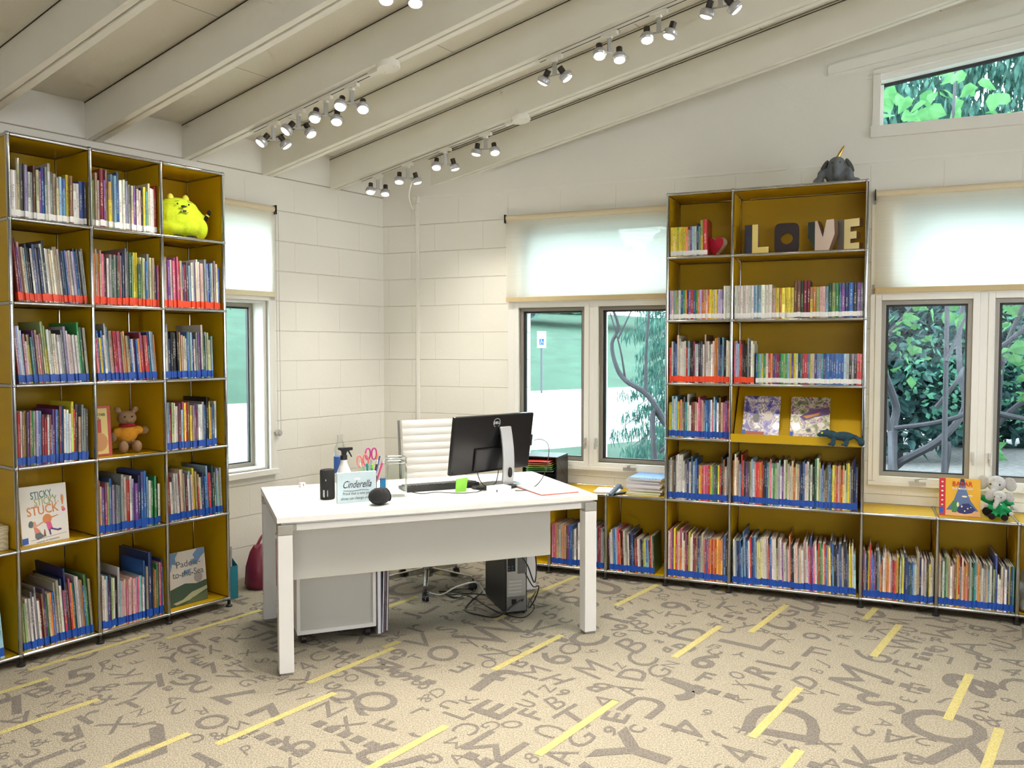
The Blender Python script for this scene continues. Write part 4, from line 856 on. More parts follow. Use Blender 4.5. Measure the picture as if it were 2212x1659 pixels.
# computer tower and cables
r = thing('computer_tower', 'black computer tower with grey rear panel on the floor under the desk', 'computer', FD @ T(1.285, .452, 0) @ RZ(-3))
g = MB(); g.box(0, .130, 0, .40, .008, .40); g.build('case', black_plastic, r, bevel=.004)
g = MB(); g.box(.008, .122, -.004, .0, .02, .385); g.build('rear_panel', grey_metal, r)
g = MB(); g.box(.072, .118, -.006, -.004, .235, .375)
g.build('fan_grille', mat('grille_dark', (.06, .06, .06), .5), r)
g = MB()
for i in range(9):
    for j in range(22): g.box(.074 + i * .0048, .0768 + i * .0048, -.0068, -.006, .238 + j * .0062, .2415 + j * .0062)
g.build('grille_holes', mat('grille_metal', (.30, .30, .30), .4, .5), r)
g = MB(); g.box(.012, .058, -.006, -.004, .25, .375); g.build('port_panel', black_matte, r)
g = MB(); [g.cyl((.02 + .02 * i, -.006, .262 + .016 * j), (.02 + .02 * i, -.009, .262 + .016 * j), .0045, n=8) for i in range(2) for j in range(2)]; g.build('port', mat('port_blue', (.02, .10, .20), .4), r)
for k in range(4): g = MB(); g.box(.018, .095, -.007, -.004, .128 + k * .020, .137 + k * .020); g.build('slot_cover', silver, r)
g = MB(); g.box(.012, .118, -.008, -.004, .022, .105); g.build('power_supply', mat('psu_grey', (.22, .22, .22), .4, .5), r)
g = MB(); g.box(.035, .062, -.012, -.008, .062, .09); g.build('power_socket', black_matte, r)
for x in (.015, .115):
    for y in (.02, .38): g = MB(); g.cyl((x, y, 0), (x, y, .009), .009, n=10); g.build('foot', black_matte, r)
def cable(name, label, pts, rr, m, F=FD, group=None, sub=6):
    P = [Vector(p) for p in pts]; out = []
    for i in range(len(P) - 1):
        a = P[max(i - 1, 0)]; b = P[i]; c = P[i + 1]; d = P[min(i + 2, len(P) - 1)]
        for k in range(sub):
            t = k / sub; out.append(.5 * ((2 * b) + (c - a) * t + (2 * a - 5 * b + 4 * c - d) * t * t + (3 * b - a - 3 * c + d) * t ** 3))
    out.append(P[-1]); g = MB(); g.tube(out, rr, n=7); o = g.build(name, m, None, F, smooth=True); return tag(o, label, 'cable', group)
cable('power_cable', 'black cable looping from the power socket left across the floor', [(1.38, .440, .075), (1.37, .40, .10), (1.30, .38, .075), (1.22, .42, .01), (1.13, .52, .006), (1.10, .62, .006), (1.17, .74, .006), (1.28, .88, .006), (1.35, .98, .006)], .0042, black_plastic)
cable('power_cable', 'thin black cable trailing in front of the computer tower', [(1.42, .43, .09), (1.44, .40, .04), (1.36, .37, .005), (1.28, .47, .005), (1.24, .62, .005), (1.22, .80, .005), (1.16, .96, .005), (1.06, 1.02, .005)], .003, black_plastic)
cable('display_cable', 'black cable hanging behind the tower from the desk', [(1.38, .445, .33), (1.41, .425, .28), (1.45, .425, .18), (1.475, .45, .24), (1.47, .46, .34), (1.455, .50, .50), (1.45, .52, .70)], .004, black_plastic)
cable('display_cable', 'second black cable curling down the right of the tower', [(1.40, .445, .24), (1.44, .42, .16), (1.485, .44, .15), (1.475, .47, .07), (1.46, .52, .006), (1.50, .62, .006), (1.62, .80, .006)], .0035, black_plastic)
cable('network_cable', 'white cable arching to the floor left of the tower', [(1.31, .86, .006), (1.26, .84, .08), (1.21, .82, .10), (1.12, .86, .07), (1.05, .95, .006), (.98, 1.05, .006)], .0045, mat('cable_white', (.75, .74, .68), .5))
cable('power_cable', 'black cable coil lying left of the tower near the caster', [(1.29, .80, .02), (1.18, .84, .03), (1.10, .93, .006), (1.16, 1.02, .006), (1.27, .98, .01), (1.22, .88, .02), (1.12, .86, .006), (1.08, .96, .006)], .004, black_plastic)
# chair
r = thing('office_chair', 'white ribbed office chair on a chrome star base behind the desk', 'chair', FD @ T(1.03, 1.17, 0))
hub = Vector((0, 0, .095))
for k in range(5):
    a = rad(-108 + 72 * k); e = Vector((math.cos(a) * .30, math.sin(a) * .30, .075))
    g = MB(); g.prism([(.02, .085), (.02, .125), (.30, .088), (.30, .068)], -.014, .014, 'y', M=Matrix.Rotation(a, 4, 'Z')); L_ = g.build('base_arm', chrome, r, bevel=.004)
    g = MB(); R_ = Matrix.Rotation(a + .4 * k, 4, 'Z')
    for y in (-.016, .008): g.cyl((0, y - .004, .026), (0, y + .012, .026), .026, n=16, M=T(e.x, e.y, 0) @ R_)
    g.box(-.018, .014, -.012, .012, .03, .058, M=T(e.x, e.y, 0) @ R_); g.cyl((e.x, e.y, .05), (e.x, e.y, .072), .006, n=8)
    g.build('caster', black_plastic, r, smooth=True)
g = MB(); g.cyl((0, 0, .07), (0, 0, .14), .034, n=18); g.cyl((0, 0, .14), (0, 0, .28), .024, n=16); g.cyl((0, 0, .28), (0, 0, .40), .014, n=14); g.build('gas_lift', chrome, r, smooth=True)
g = MB(); g.prism([(-.20, .425), (-.12, .395), (.12, .395), (.20, .425), (.20, .435), (-.20, .435)], -.16, .18, 'y'); g.build('seat_plate', black_matte, r)
leather = mat('white_leather', (.80, .78, .75), .38, bump=.25, bscale=300)
def ribbed(x0, x1, segs, th, M, name, parent):
    """padded panel of horizontal ribs: segs are heights"""
    prof = []; z = 0
    for h in segs:
        for t in (0, .15, .35, .65, .85, 1): prof.append((z + h * t, th * (.55 + .45 * math.sin(PI * min(max(t, .02), .98)) ** .5)))
        z += h
    g = MB(); n = 10; vs = []
    for (zz, yy) in prof:
        for s_ in (-1, 1):
            for i in range(n + 1):
                u = i / n; ed = min(1, (min(u, 1 - u) * 9 + .15)); vs.append((x0 + (x1 - x0) * u, s_ * yy * ed * .5, zz))
    k = 2 * (n + 1); fs = []
    for j in range(len(prof) - 1):
        for i in range(n):
            fs.append((j * k + i, j * k + i + 1, (j + 1) * k + i + 1, (j + 1) * k + i)); b = n + 1
            fs.append((j * k + b + i + 1, j * k + b + i, (j + 1) * k + b + i, (j + 1) * k + b + i + 1))
        fs.append((j * k, (j + 1) * k, (j + 1) * k + n + 1, j * k + n + 1)); fs.append((j * k + n, j * k + 2 * n + 1, (j + 1) * k + 2 * n + 1, (j + 1) * k + n))
    fs.append(tuple(range(n + 1)) + tuple(range(2 * n + 1, n, -1)))
    j = len(prof) - 1; fs.append(tuple(j * k + q for q in range(n, -1, -1)) + tuple(j * k + q for q in range(n + 1, 2 * n + 2)))
    g.add(vs, fs); return g.build(name, leather, parent, M, smooth=True)
ribbed(-.21, .21, [.16, .06, .05, .048, .048, .048, .048, .048, .055], .045, T(.12, .21, .478) @ RX(-9), 'backrest', r)
ribbed(-.225, .225, [.06] * 7, .05, T(.10, .20, .458) @ RX(90), 'seat', r)
for s_ in (-1, 1):
    g = MB(); g.tube([(s_ * .226, -.20, .462), (s_ * .226, .12, .455), (s_ * .224, .20, .475), (s_ * .220, .235, .60), (s_ * .218, .30, 1.035)], .009, n=8, M=T(.11, .01, 0)); g.build('side_rail', chrome, r, smooth=True)
# monitor
MA_ = FD @ T(1.205, .445, DZ) @ RZ(19.4)
r = thing('monitor', 'black computer monitor seen from behind with a curved silver stand', 'monitor', MA_)
Mt = T(0, 0, .245) @ RX(9)
g = MB(); g.box(-.282, .282, -.012, .018, -.162, .162); g.box(-.13, .15, -.026, -.012, -.15, -.02); o = g.build('monitor_housing', mat('monitor_black', (.010, .010, .012), .22), r, Mt, bevel=.008)
g = MB(); g.box(-.268, .268, .018, .0195, -.148, .150); g.build('screen', mat('screen_dark', (.02, .02, .025), .1), r, Mt)
g = MB(); vs = []; fs = []; n = 40
for i in range(n + 1):
    t = 2 * PI * (i / n) * .86 - 1.1
    for rr in (.0255, .0225): vs.append((.010 + rr * math.cos(t), -.0125, .118 + rr * math.sin(t)))
for i in range(n): fs.append((2 * i, 2 * i + 1, 2 * i + 3, 2 * i + 2))
g.add(vs, fs); g.build('emblem_ring', silver, r, Mt, fix=False)
text('emblem_lettering', 'DELL', .021, mat('emblem_silver', (.62, .63, .65), .4), r, Mt @ T(.010, -.0128, .111), bold=.02, fit=.042)
g = MB(); sp = []
for i in range(13):
    t = i / 12; z = .012 + .325 * t; y = -.075 - .012 * math.sin(PI * t) + .028 * t * t; x = .0
    sp.append((y, z))
vs = []; fs = []
for (y, z) in sp:
    for xx, yy in ((-.039, y), (.039, y), (.039, y + .016), (-.039, y + .016)): vs.append((xx + .055 + .03 * (z - .1), yy, z))
for i in range(12):
    for a in range(4): b = (a + 1) % 4; fs.append((4 * i + a, 4 * i + b, 4 * i + 4 + b, 4 * i + 4 + a))
fs += [(3, 2, 1, 0), (48, 49, 50, 51)]
g.add(vs, fs); g.build('stand_column', silver, r, smooth=True, bevel=.005)
g = MB(); g.prism([(.058 + .011 * math.cos(t), .085 + .028 * math.sin(t)) for t in [2 * PI * i / 20 for i in range(20)]], -.0915, -.080); g.build('cable_hole', black_matte, r)
g = MB(); g.box(.035, .095, -.06, -.028, .22, .28); g.build('stand_mount', black_plastic, r, bevel=.004)
g = MB(); g.lathe([(.155, 0), (.155, .008), (.148, .013), (.0, .015)], n=36, M=T(.02, -.01, 0) @ S(1, .72, 1)); g.build('stand_base', black_plastic, r, smooth=True)
g = MB(); g.box(.283, .292, -.01, .012, -.035, .03); g.build('port_cover', black_matte, r, Mt)
r = tag((lambda g: (g.quad((0, 0, 0), (.062, .004, 0), (.066, -.004, .080), (0, -.006, .076)), g.build('sticky_note', pm('note_green', (.25, .62, .06), .6), None, FD @ T(.955, .335, DZ + .002) @ RX(8)))[1])(MB()), 'bright green sticky note hanging below the monitor corner', 'sticky note')
sd = r.modifiers.new('thick', 'SOLIDIFY'); sd.thickness = .0006
# keyboard
r = thing('keyboard', 'black computer keyboard lying between the glass jar and the monitor', 'keyboard', FD @ T(.715, .43, DZ) @ RZ(4))
g = MB(); g.prism([(0, 0), (.155, 0), (.155, .016), (0, .030)][::-1], 0, .42, 'x'); g.build('keyboard_body', black_plastic, r, bevel=.003)
g = MB()
for j in range(5):
    for i in range(19): y = .012 + j * .025; z = .030 - y * .09; g.box(.012 + i * .021, .029 + i * .021, y, y + .019, z - .004, z + .005)
g.build('keys', mat('key_grey', (.05, .05, .052), .5), r, bevel=.001)
# small things
M0_ = lambda x, y, a=0: FD @ T(x, y, DZ) @ RZ(a)
r = thing('paper_cube', 'white memo cube on the desk in front of the monitor stand', 'notepad', M0_(1.085, .085, 12)); g = MB(); g.box(0, .105, 0, .075, 0, .058); g.build('note_block', paper, r, bevel=.001); g = MB(); g.box(.012, .022, -.0006, 0, .034, .046); g.build('printed_mark', ink_grey, r)
def sheet(name, label, M, w_, h_, n=1, m=paper, cat='paper', group=None, th=.0012):
    g = MB()
    for k in range(n): g.box(0, w_, 0, h_, k * th * 1.0, (k + .8) * th, 0, RZ((k * 37 % 5 - 2) * .5))
    return tag(g.build(name, m, None, M), label, cat, group)
sheet('paper_sheet', 'blank white sheet on the left end of the desk', M0_(.055, .42, 3), .24, .26)
sheet('paper_sheet', 'white sheet lying on the desk in front of the keyboard', M0_(.80, .20, -4), .28, .21)
pap = thing('paper_stack', 'stack of printed sheets with red edges at the right end of the desk', 'papers', M0_(1.345, .075, 5))
g = MB(); g.box(0, .225, 0, .30, 0, .003); g.box(.006, .231, .008, .31, .003, .006, M=RZ(-1)); g.build('red_folder', pm('folder_red', (.60, .16, .12)), pap)
g = MB(); g.box(.002, .226, .004, .306, .006, .014); g.build('sheets', paper, pap)
g = MB()
for k in range(14): g.box(.03, .03 + .15 * (.6 + .4 * ((k * 7) % 5) / 5), .28 - k * .018, .283 - k * .018, .0141, .0143)
g.build('printed_lines', pm('print_grey', (.55, .56, .58)), pap)
r = thing('phone_charger', 'white charger plug with a flat cable at the back left of the desk', 'charger', M0_(.205, .80, 20))
g = MB(); g.box(0, .032, 0, .028, 0, .026); g.build('plug_body', mat('gloss_white', (.82, .82, .80), .25), r, bevel=.004); g = MB(); g.box(.014, .018, -.0005, 0, .008, .02); g.build('usb_port', ink_grey, r)
g = MB(); g.tube([(.03, .014, .012), (.07, .01, .004), (.11, .018, .003), (.13, .0, .003), (.09, -.012, .003), (.04, -.006, .003)], .0028, n=6); g.tube([(0, .01, .012), (-.04, .02, .004), (-.09, .01, .003), (-.13, .02, .003)], .0028, n=6); g.build('cord', mat('gloss_white', (.82, .82, .80), .25), r, smooth=True)
r = thing('portable_speaker', 'black cylindrical portable speaker left of the light blue sign', 'speaker', M0_(.290, .40, 10))
g = MB(); g.lathe([(.034, 0), (.038, .006), (.038, .146), (.034, .153), (.026, .154), (.024, .150), (0, .150)], n=28, M=S(1, .85, 1)); g.build('speaker_body', mat('speaker_mesh', (.012, .012, .012), .7, bump=.6, bscale=900), r, smooth=True)
g = MB(); g.box(-.030, -.027, -.036, -.012, .016, .052); g.box(-.013, -.009, -.0345, -.033, .018, .050); g.box(-.021, -.017, -.034, -.028, .098, .106); g.build('speaker_marking', silver, r)
# light blue sign
r = thing('desk_sign', 'light blue block sign reading Cinderella, in front of the spray bottle', 'sign', M0_(.315, .245, 5))
g = MB(); g.box(0, .200, 0, .022, 0, .152); g.build('sign_block', pm('sign_blue', (.48, .60, .66), .5), r, bevel=.001)
text('lettering', 'Cinderella', .052, ink, r, T(.098, -.0008, .075), shear=.45, fit=.145, bold=.0)
text('lettering', 'We', .022, paper, r, T(.098, -.0008, .112), shear=.45)
text('lettering', 'Proof that a new pair of', .020, ink_grey, r, T(.108, -.0008, .040), shear=.08, fit=.165)
text('lettering', 'shoes can change your life', .020, ink_grey, r, T(.106, -.0008, .016), shear=.08, fit=.175)
g = MB(); g.tube([(.03, -.0008, .062), (.08, -.0008, .058), (.12, -.0008, .062), (.16, -.0008, .059)], .0012, n=5); g.build('flourish', ink, r)
# black rose
r = thing('fabric_flower', 'black fabric rosette lying in front of the light blue sign', 'fabric flower', M0_(.505, .150))
blk = mat('black_felt', (.010, .010, .011), .9, bump=.5, bscale=300)
g = MB()
for k in range(9):
    a = k * 2.4; rr = .012 + .0042 * k; g.ell((0, 0, 0), (.026 + .001 * k, .010, .036), 0, T(rr * math.cos(a), rr * math.sin(a), .045 + .004 * (k % 2)) @ Matrix.Rotation(a + PI / 2, 4, 'Z') @ RX(-14), n=12, m=8)
g.ell((0, 0, .042), (.056, .050, .042), 0); g.build('petals', blk, r, smooth=True)
# bottles
r = thing('spray_bottle', 'white spray bottle with a black trigger head behind the sign', 'bottle', M0_(.375, .40, 0))
g = MB(); g.lathe([(.036, 0), (.039, .004), (.039, .11), (.036, .135), (.024, .165), (.017, .185), (.0165, .20), (.014, .202), (0, .202)], n=24); g.build('bottle_body', mat('bottle_white', (.78, .78, .76), .3), r, smooth=True)
g = MB(); g.cyl((0, 0, .198), (0, 0, .222), .018, n=16); g.box(-.012, .012, -.012, .012, .22, .24); g.prism([(-.030, .262), (.045, .262), (.045, .247), (.02, .245), (.012, .232), (-.012, .232), (-.014, .245), (-.030, .252)], -.011, .011); g.prism([(.018, .246), (.028, .246), (.043, .212), (.038, .210)], -.006, .006)
g.build('trigger_head', black_plastic, r, bevel=.002)
g = MB(); g.lathe([(.0395, .05), (.0395, .115)], n=24); lb = g.build('bottle_label', mat('label_grey', (.60, .60, .62), .5, noise=.45, nscale=60), r, smooth=True)
def clear_glass(name, tint, mixg=.1):
    m = bpy.data.materials.new(name); m.use_nodes = True; nt = m.node_tree; nt.nodes.clear(); o = N(nt, 'ShaderNodeOutputMaterial')
    lw = N(nt, 'ShaderNodeLayerWeight', [.35]); t = N(nt, 'ShaderNodeBsdfTransparent', [C4(tint)]); gl = N(nt, 'ShaderNodeBsdfGlossy', [(1, 1, 1, 1), .03]); gr = N(nt, 'ShaderNodeBsdfDiffuse', [(.25, .28, .27, 1)])
    m1 = N(nt, 'ShaderNodeMixShader', [MA(nt, 'MULTIPLY', lw.outputs[1], .6), t.outputs[0], gl.outputs[0]]); m2 = N(nt, 'ShaderNodeMixShader', [MA(nt, 'MULTIPLY', MA(nt, 'POWER', lw.outputs[1], 3.0), .7), m1.outputs[0], gr.outputs[0]])
    nt.links.new(m2.outputs[0], o.inputs[0]); return m
cg = clear_glass('clear_plastic', (.93, .95, .95))
r = thing('water_bottle', 'tall clear plastic bottle with a blue label behind the spray bottle', 'bottle', M0_(.372, .495))
g = MB(); g.lathe([(.030, 0), (.033, .006), (.033, .20), (.030, .235), (.018, .275), (.013, .290), (.013, .310), (.0145, .312), (.0145, .318), (.012, .32)], n=24); g.build('bottle_body', cg, r, smooth=True, fix=False)
g = MB(); g.lathe([(.0335, .12), (.0335, .205)], n=24); g.build('bottle_label', mat('label_blue', (.05, .14, .45), .4, noise=.4, nscale=25), r, smooth=True)
r = thing('glass_jar', 'square glass jar with silver rim, right of the pen cup', 'jar', M0_(.640, .36, -6))
jg = clear_glass('jar_glass', (.90, .94, .92))
g = MB()
def sq(rr, z): return [(rr * math.copysign(min(1, abs(math.cos(t)) * 1.28), math.cos(t)), rr * math.copysign(min(1, abs(math.sin(t)) * 1.28), math.sin(t)), z) for t in [2 * PI * (i + .5) / 24 for i in range(24)]]
lv = [(.046, 0), (.051, .006), (.051, .150), (.044, .166), (.044, .176), (.050, .180), (.050, .205)]
vs = [p for rr, z in lv for p in sq(rr, z)]; fs = [(i * 24 + k, i * 24 + (k + 1) % 24, (i + 1) * 24 + (k + 1) % 24, (i + 1) * 24 + k) for i in range(len(lv) - 1) for k in range(24)]
g.add(vs, fs + [tuple(range(24))[::-1]]); g.build('jar_glass', jg, r, smooth=True, fix=False)
for z in (.178, .203):
  g = MB(); pts = sq(.0505, z); g.tube(pts + [pts[0]], .003, n=6)
  g.build('rim', mat('rim_silver', (.45, .47, .48), .2, .8), r, smooth=True)
# pen cup
r = thing('pen_cup', 'black pen cup hidden behind the light blue sign', 'pen cup', M0_(.515, .44))
g = MB(); g.lathe([(.038, 0), (.040, .10), (.037, .10), (.035, .004), (0, .004)], n=20); g.build('cup', black_matte, r, smooth=True)
def pen(label, dx, dy, lx, ly, h_, c, capc=None, rr=.0042):
    q = thing('pen', label, 'pen', M0_(.515 + dx, .44 + dy), 'pens in the cup')
    a = Vector((-lx * .25, -ly * .25, .008)); b = Vector((lx, ly, h_)); g = MB(); g.cyl(a, b, rr, n=8); g.build('barrel', pm('pen_%s' % c[0], c[1], .3), q, smooth=True)
    g = MB(); g.cyl(a + (b - a) * .93, b + (b - a) * .06, rr * 1.15, n=8); g.build('cap', pm('pen_%s' % (capc or c)[0], (capc or c)[1], .3), q, smooth=True)
GRN = ('green', (.03, .45, .10)); LGR = ('lime', (.30, .65, .10)); PNK = ('pink', (.75, .08, .30)); BLU = ('blue', (.04, .12, .50)); WHT = ('white', (.75, .75, .75)); ORG = ('orange', (.85, .35, .03)); BLK = ('black', (.01, .01, .01)); TEA = ('teal', (.0, .25, .25)); RED = ('red', (.60, .03, .03))
pen('lime green pen at the left of the pen cup', -.020, -.01, -.030, -.01, .165, LGR, WHT)
pen('bright green capped marker in the middle of the pen cup', .004, -.02, .004, -.015, .158, GRN, LGR, .006)
pen('teal capped marker between the green ones in the pen cup', -.010, -.02, -.008, -.015, .162, TEA, TEA, .006)
pen('orange pencil reaching highest at the right of the cup', .018, .0, .026, .0, .205, ORG)
pen('pink pen leaning right in the pen cup', .026, -.01, .046, -.01, .180, PNK, WHT)
pen('blue pen leaning right in the pen cup', .020, .01, .038, .01, .190, BLU)
pen('black pen standing right of centre in the pen cup', .014, -.015, .020, -.02, .178, BLK, WHT)
pen('red pen at the right rim of the pen cup', .028, .0, .042, .004, .165, RED)
pen('white pen behind the pink pen in the cup', .02, .015, .030, .02, .192, WHT, BLU)
def scissors(label, x, y, z, c, tilt, s_=1):
    q = thing('scissors', label, 'scissors', M0_(x, y) @ RY(tilt), 'scissors in the pen cup'); m = pm('scissor_' + c[0], c[1], .3)
    for k in (-1, 1):
        g = MB(); n = 18; pts = [(k * (.017 + .013 * math.cos(t)) * s_, .003 * k, z + .030 * math.sin(t) * s_) for t in [2 * PI * i / n for i in range(n + 1)]]; g.tube(pts, .0042, n=6); g.build('finger_loop', m, q, smooth=True)
    g = MB(); g.prism([(-.010, .012), (.010, .012), (.007, z - .028), (-.007, z - .028)], -.002, .002); g.build('blades', silver, q)
scissors('coral pink handled scissors at the left of the pen cup', .497, .425, .185, ('coral', (.80, .20, .18)), -6)
scissors('magenta and black handled scissors at the back of the pen cup', .520, .455, .215, ('magenta', (.50, .04, .25)), 2)
r = thing('sticky_note_box', 'small blue box standing beside the jar', 'box', M0_(.560, .37)); g = MB(); g.box(0, .026, 0, .02, 0, .085); g.build('box_body', pm('box_blue', (.0, .16, .38), .4), r, bevel=.001); g = MB(); g.box(.0, .026, 0, .02, .085, .094); g.build('lid', pm('box_blue_dark', (.0, .10, .25), .4), r, bevel=.001)
cable('charging_cable', 'thin black cable lying on the desk from the keyboard to the monitor', [(.74, .42, DZ + .003), (.78, .36, DZ + .003), (.86, .37, DZ + .003), (.93, .32, DZ + .003), (1.0, .29, DZ + .003), (1.08, .31, DZ + .003), (1.14, .36, DZ + .017)], .0022, black_plastic)
cable('display_cable', 'black cable hanging from the right edge of the monitor to the desk', [(1.49, .52, DZ + .24), (1.53, .53, DZ + .245), (1.57, .51, DZ + .22), (1.55, .45, DZ + .16), (1.50, .38, DZ + .08), (1.42, .30, DZ + .025), (1.34, .26, DZ + .004), (1.27, .26, DZ + .004)], .0024, black_plastic)
cable('power_cable', 'black cable drooping under the monitor beside the stand', [(1.10, .40, DZ + .10), (1.11, .38, DZ + .05), (1.14, .36, DZ + .02), (1.20, .38, DZ + .03), (1.23, .41, DZ + .10)], .0025, black_plastic)

# ================================================================== ON THE LOW WING BY THE WINDOW
zT = ZR[1] + .007
r = thing('file_tray', 'black desktop file box with coloured folders, behind the monitor', 'file box', FR @ T(-.215, .055, zT) @ RZ(2))
g = MB(); g.box(0, .245, .255, .262, 0, .215); g.box(.238, .245, 0, .262, 0, .215); g.box(0, .007, 0, .262, 0, .215); g.box(0, .245, 0, .262, .209, .215); g.box(0, .245, 0, .262, 0, .006); g.box(.007, .238, .01, .255, .095, .100); g.build('box_body', black_plastic, r, bevel=.002)
g = MB(); g.box(.155, .19, -.001, .002, .165, .185); g.build('label_slot', silver, r)
for k, (nm, c) in enumerate((('red', (.65, .05, .03)), ('salmon', (.75, .25, .15)), ('yellow', (.75, .62, .08)), ('lime', (.25, .60, .10)), ('green', (.05, .40, .08)), ('grey', (.4, .4, .4)))):
    f = thing('hanging_folder', nm + ' hanging folder in the black file box', 'folder', FR @ T(-.195, .03, zT + .185 - k * .014) @ RZ(2 + k * 2), 'hanging folders in the file box')
    g = MB(); g.prism([(.02, 0), (.19 + .003 * k, .004), (.19 + .003 * k, .007), (.02, .003)], -.035, .20); g.build('folder_leaf', pm('hang_' + nm, c, .5), f); g = MB(); g.cyl((.185, -.04, .006), (.20, -.035, .006), .0012, n=6); g.build('hook', silver, f)
r = thing('stapler', 'blue-grey and black stapler in front of the magazine stack', 'stapler', FR @ T(.475, .05, zT) @ RZ(62))
g = MB(); g.box(-.055, .06, -.018, .018, 0, .012); g.build('stapler_base', black_plastic, r, bevel=.003); g = MB(); g.box(-.05, .062, -.014, .014, .0, .022, M=T(-.045, 0, .02) @ RY(-32)); g.box(.052, .066, -.013, .013, -.022, .0, M=T(-.045, 0, .02) @ RY(-32)); g.build('stapler_arm', pm('stapler_blue', (.10, .14, .19), .3), r, bevel=.004)
sheet('paper_sheet', 'pale pink edged papers on the low wing beside the stapler', FR @ T(.30, .03, zT) @ RZ(6), .16, .20, 4, pm('paper_pinkish', (.80, .74, .78), .6), th=.002)
mg = [('green', (.14, .38, .06)), ('yellow', (.72, .62, .05)), ('yellow green', (.50, .58, .08)), ('white', (.72, .70, .76)), ('grey', (.45, .44, .48)), ('white', (.74, .72, .76)), ('pale lavender', (.60, .56, .66)), ('white', (.74, .72, .76)), ('light grey', (.62, .60, .64)), ('white', (.75, .74, .77)), ('blue', (.10, .26, .60))]
z = zT; tot = len(mg)
for k, (nm, c) in enumerate(mg):
    th = (.010, .012, .008)[k % 3] if k else .009
    lab = ('topmost ' if k == tot - 1 else 'bottom ' if k == 0 else '') + nm + ' magazine, ' + ('top' if k == tot - 1 else ordn(k + 1) + ' from the bottom') + ' of the stack by the window'
    q = thing('magazine', lab, 'magazine', FR @ T(.520 + .006 * ((k * 5) % 4 - 1.5), .055 + .004 * ((k * 3) % 3), z) @ RZ(((k * 7) % 5 - 2) * 1.6), 'magazines stacked on the low wing')
    g = MB(); g.box(0, .225, 0, .27, 0, .0008); g.box(0, .225, 0, .27, th - .0012, th - .0004); g.box(0, .0012, 0, .27, 0, th - .0004); g.build('magazine_cover', pm('mag_' + nm.replace(' ', '_'), c, .35), q)
    g = MB(); g.box(.0012, .224, .001, .269, .0008, th - .0012); g.build('sheets', pm('mag_sheets', (.68, .65, .66), .7), q)
    if k == tot - 1:
        g = MB()
        for i in range(11):
            for j in range(2): g.box(.008 + i * .019, .020 + i * .019, .004 + j * .022, .020 + j * .022, th - .0004, th)
        g.build('photo_strip', ink, q)
    z += th
r = cable('black_cable', 'black cord hanging inside the empty low bay', [(-.12, .03, .50), (-.16, .02, .40), (-.20, .03, .34), (-.19, .02, .26), (-.17, .03, .18), (-.20, .04, .13)], .003, black_plastic, FR)
cable('black_cable', 'black cord drooping from the low wing edge to the floor by the tower', [(-.20, .01, .33), (-.17, -.01, .25), (-.18, -.015, .16), (-.22, -.02, .08), (-.30, -.03, .02), (-.40, -.02, .03), (-.46, .0, .10)], .0028, black_plastic, FR)

# ================================================================== FLOOR THINGS BY THE LEFT WALL
r = thing('magazine_file', 'teal magazine file with papers beside the left bookcase', 'magazine file', FL @ T(1.175, .10, 0) @ RZ(0))
g = MB()
for x in (0, .097): g.prism([(0, 0), (.25, 0), (.25, .30), (.14, .30), (0, .20)], x, x + .003, 'x')
g.box(0, .10, .247, .25, 0, .30); g.box(0, .10, 0, .003, 0, .20); g.box(0, .10, 0, .25, 0, .003); g.build('file_body', pm('teal_card', (.01, .17, .24), .5), r)
for i, (nm, c, h_) in enumerate((('white', (.75, .74, .72), .33), ('cream', (.62, .55, .42), .315), ('dark red', (.42, .05, .06), .30), ('grey', (.35, .33, .33), .31))):
    g = MB(); g.box(0, .012, 0, .21, 0, h_); tag(g.build('folder', pm('fold_' + nm.replace(' ', '_'), c), None, FL @ T(1.182 + i * .021, .13, .004)), nm + ' folder standing in the teal magazine file', 'folder', 'folders in the teal file')
r = thing('handbag', 'maroon leather handbag on the floor between bookcase and desk', 'handbag', FL @ T(1.59, .20, 0) @ RZ(10) @ S(1.12, 1.1, 1.12))
bagm = mat('maroon_leather', (.16, .012, .035), .35, bump=.35, bscale=35)
g = MB(); n = 16; lv = [(.15, .07, 0), (.165, .085, .03), (.16, .075, .12), (.14, .05, .20), (.125, .022, .235)]
vs = []
for a, b, z in lv:
    for i in range(n): t = 2 * PI * i / n; vs.append((a * math.copysign(abs(math.cos(t)) ** .6, math.cos(t)), b * math.copysign(abs(math.sin(t)) ** .6, math.sin(t)), z + .01 * math.sin(5 * t) * (z > .1)))
fs = [(i * n + k, i * n + (k + 1) % n, (i + 1) * n + (k + 1) % n, (i + 1) * n + k) for i in range(len(lv) - 1) for k in range(n)] + [tuple(range(n))[::-1], tuple((len(lv) - 1) * n + k for k in range(n))]
g.add(vs, fs); g.build('bag_body', bagm, r, smooth=True)
for y in (-.04, .03):
    g = MB(); pts = [(-.10 + .20 * i / 12, y, .19 + .10 * math.sin(PI * i / 12)) for i in range(13)]; g.tube(pts, .008, n=8); g.build('handle', bagm, r, smooth=True)
g = MB(); g.tube([(.02, -.082, .19), (.03, -.088, .14), (.03, -.09, .11)], .002); g.lathe([(.010, 0), (.012, .003), (.010, .006)], n=12, M=T(.03, -.094, .09) @ RX(90)); g.box(.026, .034, -.094, -.088, .06, .085); g.build('zip_pull', mat('brass_dark', (.35, .25, .15), .35, .8), r)
# wire strip hanging at the end of the left bookcase
r = thing('wall_strip', 'perforated grey metal strip beside the end of the left bookcase', 'metal strip', FL @ T(1.165, .03, 0))
g = MB(); g.box(0, .006, 0, .022, .02, .92); g.build('strip', grey_metal, r)
g = MB(); [g.box(-.001, .0, .007, .015, .05 + i * .032, .064 + i * .032) for i in range(27)]; g.build('slots', black_matte, r)
